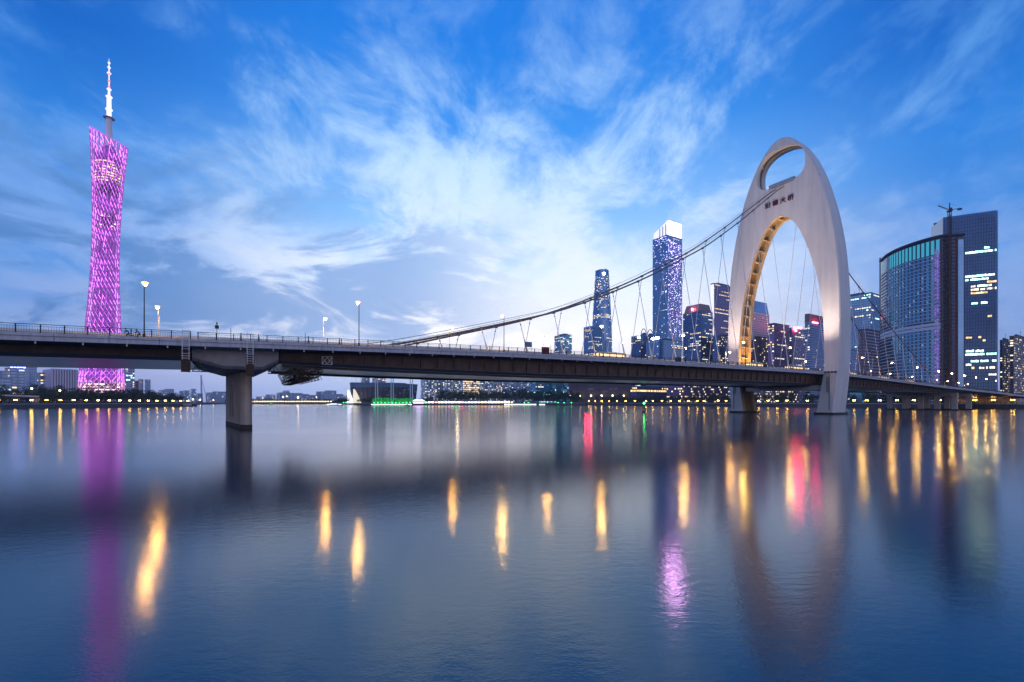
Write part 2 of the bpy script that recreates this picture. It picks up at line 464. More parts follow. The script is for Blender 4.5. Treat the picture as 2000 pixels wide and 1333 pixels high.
# stiffener plates on the web
mb = MB()
for s in frange(-205, 160, 4.0): mb.box(BR(s, -14.75, (zd(s) - 1.5 + zs(s) + .8) / 2), (.04, .30, (zd(s) - 1.5 - zs(s) - .8) / 2), A, P)
mb.build('stiffener', 'web', bridge, stuff=True)
# road surface, pavements, crash barriers
mb = MB(); sweep(mb, frange(-480, 480, 12), lambda s: [(-14.6, zd(s) - .296), (14.6, zd(s) - .296)], False); mb.build('roadway', 'asphalt', bridge)
for sg in (-1, 1):
    mb = MB(); sweep(mb, frange(-480, 480, 12), lambda s: [(sg * 18.55, zd(s) - .292), (sg * 18.55, zd(s) - .13), (sg * 15.3, zd(s) - .13), (sg * 15.3, zd(s) - .292)]); mb.build('pavement', 'paving', bridge)
    mb = MB(); sweep(mb, frange(-480, 480, 12), lambda s: [(sg * 15.25, zd(s) - .29), (sg * 15.05, zd(s) + 1.0), (sg * 14.85, zd(s) + 1.0), (sg * 14.65, zd(s) - .29)]); mb.build('crash_barrier', 'barrier', bridge)
mb = MB(); sweep(mb, frange(-480, 480, 12), lambda s: [(-.35, zd(s) - .29), (-.12, zd(s) + .7), (.12, zd(s) + .7), (.35, zd(s) - .29)]); mb.build('median_barrier', 'barrier', bridge)
mb = MB()
for q in (-11, -7.4, 7.4, 11):
    for s in frange(-470, 470, 12):
        mb.poly([BR(s, q - .08, zd(s) - .29), BR(s + 5, q - .08, zd(s + 5) - .29), BR(s + 5, q + .08, zd(s + 5) - .29), BR(s, q + .08, zd(s) - .29)])
mb.build('lane_marking', 'frame_white', bridge, stuff=True)
# edge panels on the near side, one by one; the far side in one strip
PL = 6.0
for k in range(86):
    s0 = -262 + k * PL; s1 = s0 + PL - .06
    if -6.4 < (s0 + s1) / 2 < 6.4: continue
    mb = MB()
    j = .012 * ((k * 37) % 5 - 2)
    mb.hexa([BR(s, q, zd(s) - dz) for s, q, dz in ((s0, -HW - .30 + j, 1.12), (s1, -HW - .30 + j, 1.12), (s1, -HW + .25, 1.12), (s0, -HW + .25, 1.12))],
            [BR(s, q, zd(s)) for s, q in ((s0, -HW - .30 + j), (s1, -HW - .30 + j), (s1, -HW + .25), (s0, -HW + .25))])
    mb.hexa([BR(s, q, zd(s) - dz) for s, q, dz in ((s0, -HW - .46 + j, .42), (s1, -HW - .46 + j, .42), (s1, -HW - .31 + j, .42), (s0, -HW - .31 + j, .42))],
            [BR(s, q, zd(s) - .002) for s, q in ((s0, -HW - .46 + j), (s1, -HW - .46 + j), (s1, -HW - .31 + j), (s0, -HW - .31 + j))])
    mb.build('edge_panel', 'fascia', bridge)
for a, b in ((-480, -262.1), (254.1, 480)):
    mb = MB(); sweep(mb, frange(a, b, 12), lambda s: [(-HW - .3, zd(s)), (-HW + .25, zd(s)), (-HW + .25, zd(s) - 1.12), (-HW - .3, zd(s) - 1.12)]); mb.build('edge_beam', 'fascia', bridge)
mb = MB(); sweep(mb, frange(-480, 480, 12), lambda s: [(HW - .25, zd(s)), (HW + .3, zd(s)), (HW + .3, zd(s) - 1.12), (HW - .25, zd(s) - 1.12)]); mb.build('edge_beam', 'fascia', bridge)
# drain spouts below the edge
mb = MB()
for s in frange(-260, 150, 5.0): mb.box(BR(s, -HW - .05, zd(s) - 1.3), (.09, .09, .22), A, P)
mb.build('drain_spout', 'steel', bridge, stuff=True)
# railings: posts, rails, balusters
def railing(q, s0, s1, hh, st, parent):
    mp = MB(); mr_ = MB(); mbal = MB()
    ss = frange(s0, s1, st)
    for a in ss:
        if abs(a) < 7: continue
        mp.box(BR(a, q, zd(a) + hh / 2), (.07, .07, hh / 2 + .04), A, P)
    for a, b in zip(ss, ss[1:]):
        if abs((a + b) / 2) < 7.4: continue
        for z, r in ((hh, .055), (hh * .78, .03), (.12, .035)):
            mr_.bar(BR(a, q, zd(a) + z), BR(b, q, zd(b) + z), r, 4, cap=False)
        for j in range(1, 9):
            s = a + (b - a) * j / 9
            mbal.box(BR(s, q, zd(s) + hh * .45), (.014, .014, hh * .33), A, P)
    g = mr_.build('railing', 'dark_steel', parent, stuff=True)
    mp.build('post', 'dark_steel', g, stuff=True); mbal.build('baluster', 'dark_steel', g, stuff=True)
railing(-HW, -262, -222, 1.25, 2.5, bridge)
railing(-HW, -221, 330, 1.2, 2.5, bridge)
railing(HW, -262, 330, 1.2, 2.5, bridge)

# ---- river pier
def pier():
    c = (-214.9, 3.0); rot = R(-6.0)
    L_, W_ = 12.4, 1.0
    def sec(k, z):
        pts = []
        for side, (sx) in ((1, 1), (-1, -1)):
            for j in range(9):
                a = math.pi * j / 8
                u = sx * (W_ * math.cos(a)) * k; v = sx * (L_ - 1.6 + 1.6 * math.sin(a)) * k
                pts.append((u, v))
        out = []
        for u, v in pts:
            ss = c[0] + u * math.cos(rot) - v * math.sin(rot) * -1; qq = c[1] + v * math.cos(rot) + u * math.sin(rot) * -1
            out.append(BR(ss, qq, z))
        return out
    mb = MB(); mb.hexa(sec(1, 1.1), sec(1, 11.04)); p = mb.build('pier', 'pier_concrete', bridge)
    mb = MB(); mb.hexa(sec(1.015, -2), sec(1.015, 1.1)); mb.build('pier_base', 'pier_concrete', p)
    mb = MB(); mb.hexa(sec(1.017, .0), sec(1.017, .8)); mb.build('tide_stain', 'water_stain', p)
    # recessed slots framed on the broad face (u = -W_)
    def face(v, z, u): 
        return BR(c[0] + u * math.cos(rot) + v * math.sin(rot), c[1] + v * math.cos(rot) - u * math.sin(rot), z)
    du = (face(0, 0, 1) - face(0, 0, 0)); dv = (face(1, 0, 0) - face(0, 0, 0))
    for v0, v1 in ((1.2, 3.6), (-3.4, -.2)):
        mb = MB(); v = (v0 + v1) / 2
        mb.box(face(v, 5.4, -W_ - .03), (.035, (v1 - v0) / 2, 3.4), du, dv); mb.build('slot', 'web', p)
        mb = MB()
        for dd in (-1, 1):
            mb.box(face(v + dd * ((v1 - v0) / 2 + .12), 5.4, -W_ - .05), (.08, .12, 3.65), du, dv)
            mb.box(face(v, 5.4 + dd * 3.52, -W_ - .05), (.08, (v1 - v0) / 2, .12), du, dv)
        mb.build('slot_frame', 'pier_concrete', p, stuff=True)
    mb = MB()
    for q in (-8.5, 12.0):
        mb.box(BR(-214.9 - q * .1, q, 11.0), (.8, .8, .18), A, P)
    mb.build('bearing', 'dark_steel', p, stuff=True)
pier()

# ---- arch tower
WT = [(-3, 21.7), (0, 22.2), (14, 23.7), (25, 24.4), (40, 24.6), (53, 24.35), (68, 23.4), (78, 22.1), (86, 20.7), (94, 18.8), (101, 16.9), (108, 14.4), (114, 11.6), (119, 8.6), (122.5, 5.7), (124.6, 3.0), (125.3, 0)]
IT = [(-3, 15.6), (0, 15.9), (14, 18.1), (19, 18.72), (25, 18.75), (40, 18.2), (52, 16.9), (60, 15.4), (66, 13.8), (72, 12.0), (78, 9.8), (83, 7.4), (86.5, 5.0), (88.7, 2.6), (89.5, 0)]
def smooth_curve(tab, n):
    """Catmull-Rom through (z, w) -> list of (q, z)."""
    pts = [Vector((w, z)) for z, w in tab]
    pts = [2 * pts[0] - pts[1]] + pts + [Vector((-pts[-2].x, pts[-2].y))]
    out = []
    for k in range(1, len(pts) - 2):
        p0, p1, p2, p3 = pts[k - 1:k + 3]
        for j in range(n):
            t = j / n
            out.append(.5 * ((2 * p1) + (p2 - p0) * t + (2 * p0 - 5 * p1 + 4 * p2 - p3) * t * t + (3 * p1 - p0 - 3 * p2 + p3) * t ** 3))
    out.append(pts[-2].copy()); return out
def mirror(c): return c + [Vector((-p.x, p.y)) for p in reversed(c[:-1])]
def thick(z): return 11.6 - (11.6 - 7.2) * max(0, z) / 125.0
def offs(loop, d, closed=False):
    """offset a polyline along its left normal."""
    out = []; n = len(loop)
    for i, p in enumerate(loop):
        a = loop[(i - 1) % n] if closed or i else loop[0]; b = loop[(i + 1) % n] if closed or i < n - 1 else loop[-1]
        t = (b - a).normalized(); out.append(p + Vector((-t.y, t.x)) * d)
    return out
outer = mirror(smooth_curve(WT, 4)); inner = mirror(smooth_curve(IT, 4))
hole = []
for k in range(48):
    a = 2 * math.pi * k / 48
    ca, sa = math.cos(a), math.sin(a)
    hz_ = 9.6 if sa > 0 else 7.6
    ex = 2 / 2.25 if sa > 0 else 2 / 3.2
    hole.append(Vector((10.7 * math.copysign(abs(ca) ** ex, ca), 111.3 + hz_ * math.copysign(abs(sa) ** ex, sa))))
def ap(p, fr):                                                   # fr: -1 front face, +1 back face
    return BR(fr * thick(p.y) / 2, p.x, p.y)
def arch():
    EDGE = .55                                                    # rounded outer shoulder
    fo = offs(outer, EDGE)                                        # outer runs bottom q+ -> top -> q-: left normal points inwards
    if abs(fo[4].x) > abs(outer[4].x): fo = offs(outer, -EDGE)
    n = len(fo); ni = len(inner)
    loop = fo + list(reversed(inner)); verts = loop + hole
    e1 = [(i, (i + 1) % len(loop)) for i in range(len(loop))]
    e2 = [(len(loop) + i, len(loop) + (i + 1) % len(hole)) for i in range(len(hole))]
    V2, _, F2, _, _, _ = delaunay_2d_cdt(verts, e1 + e2, [], 1, 1e-4)
    def inside(c):
        def pip(poly):
            r = False
            for i in range(len(poly)):
                a, b = poly[i], poly[i - 1]
                if (a.y > c.y) != (b.y > c.y) and c.x < (b.x - a.x) * (c.y - a.y) / (b.y - a.y) + a.x: r = not r
            return r
        return pip(loop) and not pip(hole)
    mb = MB()
    for fr in (-1, 1):
        i = len(mb.v); mb.v += [tuple(ap(Vector(p), fr)) for p in V2]
        for f in F2:
            c = sum((Vector(V2[k]) for k in f), Vector((0, 0))) / len(f)
            if inside(c): mb.f.append(tuple(i + k for k in (f if fr < 0 else reversed(f))))
    tower = mb.build('arch_tower', 'white_concrete', bridge)
    # outer shell
    mb = MB(); prof = [(fo, 1.0), (offs(outer, EDGE * .3) if abs(offs(outer, EDGE * .3)[4].x) < abs(outer[4].x) else offs(outer, -EDGE * .3), .94), (outer, .80)]
    rows = [[ap(p, -f) for p in lp] for lp, f in prof] + [[ap(p, f) for p in lp] for lp, f in reversed(prof)]
    i = len(mb.v)
    for r_ in rows: mb.v += [tuple(p) for p in r_]
    for k in range(len(rows) - 1):
        for j in range(n - 1): mb.f.append((i + k * n + j, i + k * n + j + 1, i + (k + 1) * n + j + 1, i + (k + 1) * n + j))
    mb.build('outer_shell', 'white_concrete', tower, smooth=True)
    # inner flanges and the recessed cells between them
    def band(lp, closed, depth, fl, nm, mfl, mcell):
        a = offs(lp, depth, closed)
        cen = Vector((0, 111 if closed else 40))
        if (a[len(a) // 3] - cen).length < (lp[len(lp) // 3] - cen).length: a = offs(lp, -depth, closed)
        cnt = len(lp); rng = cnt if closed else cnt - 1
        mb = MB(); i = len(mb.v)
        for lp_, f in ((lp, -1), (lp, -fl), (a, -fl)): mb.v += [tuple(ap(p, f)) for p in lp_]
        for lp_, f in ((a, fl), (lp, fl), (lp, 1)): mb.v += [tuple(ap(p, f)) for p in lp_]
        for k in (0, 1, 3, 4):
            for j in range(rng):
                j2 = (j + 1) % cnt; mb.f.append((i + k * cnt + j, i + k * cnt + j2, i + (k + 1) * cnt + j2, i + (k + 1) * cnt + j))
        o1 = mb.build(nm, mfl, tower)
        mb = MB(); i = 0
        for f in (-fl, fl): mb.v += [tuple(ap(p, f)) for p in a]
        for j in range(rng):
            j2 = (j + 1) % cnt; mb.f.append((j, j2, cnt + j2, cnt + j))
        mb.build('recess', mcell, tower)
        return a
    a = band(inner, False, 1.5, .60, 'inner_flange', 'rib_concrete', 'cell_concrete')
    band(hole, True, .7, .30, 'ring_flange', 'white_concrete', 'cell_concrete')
    # ribs every ~5 m along the opening
    acc = 0.; nxt = 20.0
    for j in range(len(inner) - 1):
        d = (inner[j + 1] - inner[j]).length
        while acc + d > nxt:
            t = (nxt - acc) / d; p = inner[j].lerp(inner[j + 1], t); q_ = a[j].lerp(a[j + 1], t)
            if p.y > 18.5:
                tg = (inner[j + 1] - inner[j]).normalized(); nn = (q_ - p)
                mb = MB(); c2 = p + nn * .5 + nn.normalized() * .12
                cw = BR(0, c2.x, c2.y); nx = (P * nn.x + UP * nn.y).normalized(); tx = P * tg.x + UP * tg.y
                mb.box(cw, (nn.length / 2 - .05, .28, thick(p.y) * .30 - .003), nx, tx, A)
                mb.build('rib', 'rib_concrete', tower)
            nxt += 5.1
        acc += d
    # panel seams on the face
    def strip(pts, w, fr=-1):
        mb = MB()
        for p, q in zip(pts, pts[1:]):
            tg = (q - p).normalized(); nn = Vector((-tg.y, tg.x)) * w
            mb.poly([ap(x, fr) - A * .004 * -fr * -1 for x in (p - nn, q - nn, q + nn, p + nn)])
        mb.build('seam', 'seam', tower)
    f3 = offs(outer, 3.3)
    if abs(f3[4].x) > abs(outer[4].x): f3 = offs(outer, -3.3)
    lo = [p for p in f3 if p.x < 0 and p.y < 99]; strip(lo, .12)
    lo = [p for p in f3 if p.x > 0 and p.y < 99]; strip(lo, .08)
    strip([Vector((16.6, 101.6)), Vector((9.5, 102.4))], .06); strip([Vector((-9.5, 102.4)), Vector((-16.6, 101.6))], .08)
    strip([Vector((-1.5, 90.5)), Vector((-3, 92.3)), Vector((-6, 92.3)), Vector((-9.0, 88)), Vector((-12.5, 80))], .04)
    for z in (27, 40, 53, 66, 79):
        for sg in (-1, 1):
            x0 = lerp(IT, z) + .3; x1 = lerp(WT, z) - .8
            strip([Vector((sg * x0, z)), Vector((sg * x1, z))], .04)
    # foot casing of lower legs, pile cap collars and ladders
    for sg in (-1, 1):
        mb = MB()
        mb.hexa([BR(s, sg * q, -2.5) for s, q in ((-6.6, 15.0), (6.6, 15.0), (6.6, 22.9), (-6.6, 22.9))], [BR(s, sg * q, .8) for s, q in ((-6.4, 15.2), (6.4, 15.2), (6.4, 22.8), (-6.4, 22.8))])
        mb.build('leg_plinth', 'water_stain', tower)
        mb = MB(); mb.box(BR(-6.0, sg * 20.9, 9.5), (.04, .13, 7.6), A, P); mb.build('leg_joint', 'seam', tower)
        mb = MB()
        for z in frange(9.5, 15.5, .55): mb.box(BR(-6.02, sg * (21.3 + .0), z) - P * sg * .9, (.08, .5, .06), A, P)
        mb.box(BR(-6.02, sg * 20.0, 12.5) - P * sg * 0, (.05, .05, 3.2), A, P); mb.build('ladder', 'rust_steel', tower, stuff=True)
        mb = MB()
        for q in (19.4, 20.6, 21.9, 23.2): mb.box(BR(-6.05, sg * q, 17.6), (.35, .32, .28), A, P)
        mb.bar(BR(-6.1, sg * 18.9, 17.5), BR(-6.1, sg * 23.7, 17.5), .07); mb.build('bracket', 'dark_steel', tower, stuff=True)
    # crossbeam the deck sits on
    mb = MB(); mb.box(BR(0, 0, 11.3), (3.0, 16.6, 1.05), A, P); mb.build('crossbeam', 'white_concrete', tower)
    # saddle housing over the cables
    mb = MB()
    pts = [(-4.4, -.2), (-4.6, 1.2), (-4.0, 1.75), (4.0, 1.75), (4.6, 1.2), (4.4, -.2)]
    mb.hexa([BR(s, 4.6, 103.6 + z) for s, z in pts], [BR(s, -6.2, 103.6 + z) for s, z in pts]); mb.build('saddle_housing', 'steel', tower)
    # carved name
    for k, ch in enumerate('猎德大桥'):
        cu = bpy.data.curves.new('letter', 'FONT'); cu.body = ch; cu.size = 2.65; cu.extrude = .10; cu.offset = .05; cu.align_x = 'CENTER'; cu.resolution_u = 2
        tmp = bpy.data.objects.new('tmp', cu); col.objects.link(tmp)
        bpy.context.view_layer.update()
        me = bpy.data.meshes.new_from_object(tmp.evaluated_get(bpy.context.evaluated_depsgraph_get()))
        bpy.data.objects.remove(tmp); bpy.data.curves.remove(cu)
        me.materials.clear(); me.materials.append(MATS['letter_red']); me.name = 'letter'
        o = bpy.data.objects.new('letter', me); col.objects.link(o); o.parent = tower
        p = ap(Vector((5.2 - k * 3.35, 95.3)), -1) - A * .12
        M = Matrix((( -P.x, 0, -A.x, 0), (-P.y, 0, -A.y, 0), (0, 1, 0, 0), (0, 0, 0, 1)))
        o.matrix_local = Matrix.Translation(p - O) @ M
    return tower
arch()

# ---- main cables and hangers
CAB = [(-192, 16.6), (-182, 18.8), (-170, 21.9), (-152, 26.7), (-138, 30.6), (-125, 35.3), (-111, 41.0), (-102, 44.9), (-91, 50.0), (-82, 54.6), (-70, 60.6), (-62, 64.8), (-40, 78.6), (-20, 92.2), (-8, 100.2), (-3, 103.0), (0, 104.0),
       (3, 103.2), (15, 95.2), (58, 68.8), (105, 43.8), (150, 21.0), (158, 17.0)]
def zc(s): return lerp(CAB, s)
def qc(s): return 1.5 + 6 * min(1, abs(s) / 190) if s < 0 else lerp([(0, 1.5), (15, 2), (58, 5), (105, 8), (158, 11.8)], s)
fine_s = sorted(set([c[0] for c in CAB] + frange(-192, 158, 5)))
def zc_s(s): return (zc(s - 6) + 2 * zc(s) + zc(s + 6)) / 4 if 14 < abs(s) and s > -184 and s < 150 else zc(s)
for sg in (-1, 1):
    mb = MB(); mb.tube([BR(s, sg * qc(s), zc_s(s)) for s in fine_s], .25, 8)
    cb = mb.build('main_cable', 'cable', bridge, smooth=True)
    mb = MB()                                                     # hand ropes above the cable
    for dq in (-.5, .5): mb.tube([BR(s, sg * qc(s) + dq, zc_s(s) + 1.1) for s in fine_s], .03, 4)
    mb.build('hand_rope', 'dark_steel', cb, stuff=True)
    hs = [-173.5 + 12.0 * k for k in range(14)] + [16 + 12.0 * k for k in range(12)]
    for s in hs:
        if abs(s) < 9: continue
        top = BR(s, sg * qc(s), zc_s(s)); bot = BR(s, sg * 10.8, zd(s) - .29)
        d = (top - bot)
        if d.length < 3: continue
        d.normalize(); Ln = (top - bot).length
        mb = MB(); mb.bar(bot, top, .10, 5); hg = mb.build('hanger', 'pale_steel', bridge)
        sl = min(7.5, Ln * .55)
        mb = MB(); mb.tube([bot, bot + d * sl * .55, bot + d * sl], [.27, .22, .11], 8); mb.build('anchor_sleeve', 'hanger_sleeve', hg, smooth=True)
        mb = MB(); mb.box(top - d * .1, (.34, .32, .32), A, P); mb.ball(top - d * 1.5, .20, 6, 4); mb.build('cable_clamp', 'cable', hg, stuff=True)
# cable anchor stands on the deck
for s in (-190, 156):
    for sg in (-1, 1):
        mb = MB(); q = sg * qc(s)
        mb.hexa([BR(s + a, q + b, zd(s) - .29) for a, b in ((-2.5, -.9), (2.5, -.9), (2.5, .9), (-2.5, .9))], [BR(s + a, q + b, zd(s) + 1.0) for a, b in ((-1.2, -.6), (1.8, -.6), (1.8, .6), (-1.2, .6))])
        mb.build('anchor_block', 'barrier', bridge)

# ---- frames of the approach spans on the right bank
def frame_pier(s, q0, q1, ncol, ztop, label):
    t = thing('viaduct_pier', BR(s, 0, 0), label, 'bridge pier', 'approach frame piers')
    qs = [q0 + (q1 - q0) * k / (ncol - 1) for k in range(ncol)]
    for q in qs:
        mb = MB(); mb.box(BR(s, q, (ztop - 1.9) / 2 - 1), (1.0, 1.35, (ztop - 1.9) / 2 + 1), A, P); mb.build('column', 'pier_concrete', t)
    mb = MB(); mb.box(BR(s, (q0 + q1) / 2, ztop - .95), (1.15, (q1 - q0) / 2 + 1.5, .95), A, P); mb.build('cap_beam', 'pier_concrete', t)
    mb = MB(); mb.box(BR(s, (q0 + q1) / 2, .1), (1.5, (q1 - q0) / 2 + 2.1, .6), A, P); mb.build('plinth', 'water_stain', t)
frame_pier(172, -16.5, 16.5, 5, zs(172) - .02, 'pale concrete frame pier with four openings under the right end of the bridge')
frame_pier(203, -16.0, 16.0, 4, zs(203) - .02, 'frame pier behind, partly hidden, next to the right bank')
mb = MB(); mb.hexa([BR(s, q, 0) for s, q in ((322, -19), (350, -19), (350, 19), (322, 19))], [BR(s, q, zs(s) - .05) for s, q in ((322, -19), (350, -19), (350, 19), (322, 19))])
tag(mb.build('abutment', 'pier_concrete', base=BR(322, 0, 0)), 'concrete abutment where the bridge meets the right bank', 'abutment')

# ---- lamps of the bridge
def lamp_mesh(h, arm, head, mlamp, mpole, name, label, cat, group, z0=0, r=.10):
    t = thing(name, (0, 0, 0), label, cat, group)
    mb = MB(); mb.bar((0, 0, 0), (0, 0, h), r, 8, r * .6); mb.bar((0, 0, 0), (0, 0, .8), r * 1.8, 8); mb.build('pole', mpole, t)
    mb = MB(); mb.tube([(0, 0, h - .05), (arm * .35, 0, h + .25), (arm, 0, h + .35)], .05, 6); mb.build('arm', mpole, t)
    mb = MB(); mb.box((arm + head * .5, 0, h + .40), (head * .55, .17, .07)); mb.build('housing', 'dark_steel', t)
    mb = MB(); mb.ball((arm + head * .5, 0, h + .08), .24, 8, 5, .8); mb.build('bulb', mlamp, t, smooth=True)
    mb = MB(); mb.ball((arm + head * .5, 0, h + .38), .50, 10, 6, .40); mb.build('warm_glow', 'warm_glow', t, smooth=True)  # added glowing shell, gives the lamp head a warm aura
    remember(t); return t
near_lamp = lamp_mesh(8.6, .45, .7, 'lamp_pale', 'dark_steel', 'street_lamp', 'x', 'street lamp', 'lamps along the near edge of the bridge')
far_lamp = lamp_mesh(10.3, 1.6, .8, 'lamp_sodium', 'pale_steel', 'street_lamp', 'x', 'street lamp', 'lamps along the far edge of the bridge')
ang_in = math.atan2(P.y, P.x)
ORD = ['first', 'second', 'third', 'fourth', 'fifth', 'sixth', 'seventh', 'eighth', 'ninth', 'tenth', 'eleventh', 'twelfth', 'thirteenth', 'fourteenth', 'fifteenth', 'sixteenth', 'seventeenth', 'eighteenth']
sn = [-228, -195, -161.7, -130, -95.2, -62, -30, 35, 70, 105, 139, 163, 188, 213, 237, 262]
sf = [-229.5, -195.5, -160, -125, -89, -52, -20, 50, 92, 134, 165, 205, 257, 282, 310, 335]
for proto, lst, q, rz, side in ((near_lamp, sn, -18.2, ang_in, 'near'), (far_lamp, sf, 16.0, ang_in + math.pi, 'far')):
    for k, s in enumerate(lst):
        o = proto if k == 0 else copy_tree(proto)
        o.location = BR(s, q, zd(s) - .14); o.rotation_euler = (0, 0, rz)
        where = 'left of the arch' if s < 0 else 'right of the arch'
        kk = k if s < 0 else k - 7
        o['label'] = ('%s lamp on the %s edge of the bridge %s' % (ORD[kk], side, 'from the left' if s < 0 else 'to the right of the arch'))

# ================================================================== LATTICE TOWER
def lattice_tower():
    Y = 790.; c = at(201, HZ, Y); c.z = 0
    base_c = Vector((at(197, HZ, Y).x, Y, GZ)); top_c = Vector((at(213, HZ, Y).x, Y, 0))
    t = thing('lattice_tower', base_c, 'very tall twisted lattice tower glowing purple behind the left bank', 'tower')
    NC, NR = 24, 44
    rb, rt, phi = 34.5, 27.0, R(100)
    def top_z(a): return 465 + 16 * math.cos(a - R(172))
    bots, tops = [], []
    for k in range(NC):
        a = 2 * math.pi * k / NC
        bots.append(base_c + Vector((rb * math.cos(a), rb * .9 * math.sin(a), 0)))
        b = a + phi
        tops.append(Vector((top_c.x + rt * math.cos(b), top_c.y + rt * .85 * math.sin(b), top_z(b))))
    def pt(k, f): return bots[k % NC].lerp(tops[k % NC], f)
    for k in range(NC):
        mb = MB(); mb.bar(pt(k, 0), pt(k, 1), .85, 6, .7); mb.build('column', 'tower_column', t)
    fr = [(.012 + .988 * j / NR) for j in range(NR + 1)]
    for j in range(1, NR + 1):
        mb = MB(); pts = [pt(k, fr[j]) * 1 for k in range(NC)]
        cen = sum(pts, Vector()) / NC
        pts = [cen + (p - cen) * .985 for p in pts]
        for k in range(NC): mb.bar(pts[k], pts[(k + 1) % NC], .32 if j < NR else .7, 4, cap=False)
        mb.build('ring', 'tower_ring', t)
    mb = MB(); mw = MB()
    for j in range(NR):
        for k in range(NC):
            a = pt(k + 1, fr[j]); b = pt(k, fr[j + 1])
            (mw if j < 3 else mb).bar(a, b, .34, 4, cap=False)
            if j < 5: (mw if j < 3 else mb).bar(pt(k, fr[j]), pt(k + 1, fr[j + 1]), .40, 4, cap=False)
    for k in range(NC):                                            # glowing bars drawn as the lamps' wash inside the columns
        for j in range(3, NR):
            if rnd.random() < .5:
                a = pt(k, fr[j] + .002); b = pt(k, fr[j + 1] - .004); cen = (pt(k, fr[j]) + pt(k + NC // 2, fr[j])) / 2
                dn = (cen - a); dn.z = 0; dn.normalize()
                sd = dn.cross(UP) * .9
                mb.bar(a + dn * 1.4 + sd, b + dn * 1.4 + sd, .26, 4, cap=False)
    mb.build('bracing', 'tower_strut_glow', t, stuff=True); mw.build('foot_bracing', 'tower_strut_warm', t, stuff=True)  # first mesh also holds the glowing wash bars
    mb = MB()                                                      # oval service core
    for z0, z1, r0, r1 in ((GZ, 446, 9.5, 9.5),):
        ax0 = base_c.lerp(top_c, 0); pts0 = []; pts1 = []
        for k in range(16):
            a = 2 * math.pi * k / 16
            pts0.append((base_c.x + r0 * math.cos(a), Y + r0 * math.sin(a), z0)); pts1.append((top_c.x + r1 * math.cos(a), Y + r1 * math.sin(a), z1))
        mb.hexa(pts0, pts1)
    mb.build('core', 'tower_core', t)
    mb = MB(); fs = frange(.085, .925, .03)                          # opaque inner drum, violet glow put in, hides the far side
    for f in fs:
        ps = [pt(k, f) for k in range(NC)]; cen = sum(ps, Vector()) / NC
        mb.v += [tuple(Vector((cen.x + (q.x - cen.x) * .70, cen.y + (q.y - cen.y) * .70, cen.z))) for q in ps]
    for i in range(len(fs) - 1):
        for k in range(NC): mb.f.append((i * NC + k, i * NC + (k + 1) % NC, (i + 1) * NC + (k + 1) % NC, (i + 1) * NC + k))
    mb.build('inner_drum', 'tower_core', t)
    # enclosed storeys inside the lattice, floor by floor
    for f0, f1, mt, sc_ in ((.015, .075, 'glass_dark', .80), (.19, .235, 'tower_dark', .72), (.33, .40, 'tower_core', .74), (.46, .56, 'tower_core', .72),
                            (.60, .645, 'tower_core', .74), (.655, .70, 'tower_dark', .80), (.72, .76, 'tower_core', .78), (.775, .81, 'tower_dark', .80), (.82, .90, 'glass_violet', .84), (.905, .925, 'tower_core', .84)):
        mb = MB(); rs = []
        for f in (f0, f1):
            ps = [pt(k, f) for k in range(NC)]; cen = sum(ps, Vector()) / NC; zz = cen.z
            rs.append([Vector((cen.x + (p.x - cen.x) * sc_, cen.y + (p.y - cen.y) * sc_, zz)) for p in ps])
        mb.hexa(rs[0], rs[1]); bl = mb.build('storey_block', mt, t)
        if mt == 'tower_core': continue
        mb = MB(); nfl = max(2, int((rs[1][0].z - rs[0][0].z) / 4.2))
        for j in range(nfl):
            f = (j + .5) / nfl
            for k in range(NC):
                if rnd.random() < (.62 if f0 > .8 or f0 < .02 else .16):
                    a = rs[0][k].lerp(rs[1][k], f); b = rs[0][(k + 1) % NC].lerp(rs[1][(k + 1) % NC], f)
                    cen = (rs[0][k] + rs[0][(k + NC // 2) % NC]) / 2; o = ((a + b) / 2 - cen); o.z = 0; o.normalize(); o *= .25
                    mb.poly([a + o - UP, b + o - UP, b + o + UP, a + o + UP])
        mb.build('lit_window', 'win_white' if rnd.random() < .5 else 'win_warm', bl, stuff=True)
    # mast on top
    x, y = top_c.x, top_c.y
    segs = [(440, 498, 5.4, 4.4, 'pale_steel'), (498, 534, 2.8, 2.5, 'mast_lit'), (534, 551, 2.0, 1.4, 'mast_lit'), (551, 575, .9, .8, 'mast_lit'), (575, 592, .9, .7, 'mast_lit'), (592, 602, .5, .2, 'mast_lit')]
    for z0, z1, r0, r1, mt in segs:
        mb = MB()
        if mt == 'mast_lit' and r0 > 2:
            for k in range(8):
                a = 2 * math.pi * k / 8; b = 2 * math.pi * (k + 1) / 8
                mb.bar((x + r0 * math.cos(a), y + r0 * math.sin(a), z0), (x + r1 * math.cos(a), y + r1 * math.sin(a), z1), .6, 4)
                nj = max(2, int((z1 - z0) / 5))
                for j in range(nj):
                    f0, f1 = j / nj, (j + 1) / nj
                    ra = r0 + (r1 - r0) * f0; rb_ = r0 + (r1 - r0) * f1
                    mb.bar((x + ra * math.cos(a), y + ra * math.sin(a), z0 + (z1 - z0) * f0), (x + rb_ * math.cos(b), y + rb_ * math.sin(b), z0 + (z1 - z0) * f1), .45, 4)
            mb.bar((x, y, z0), (x, y, z1), r1 * .55, 8)
        else: mb.bar((x, y, z0), (x, y, z1), r0, 8, r1)
        mb.build('mast', mt, t)
    for z, r in ((498, 8.0), (513, 5.0), (535, 4.6), (548, 3.2), (576, 3.0), (586, 2.4), (594, 1.9)):
        mb = MB(); mb.bar((x, y, z - .6), (x, y, z + .6), r, 12); mb.build('platform', 'mast_lit' if z > 500 else 'steel', t)
    for z in (552, 562, 575): 
        mb = MB(); mb.bar((x, y, z - 1.6), (x, y, z + 1.6), 1.7, 8); mb.build('beacon_band', 'mast_red', t)
lattice_tower()

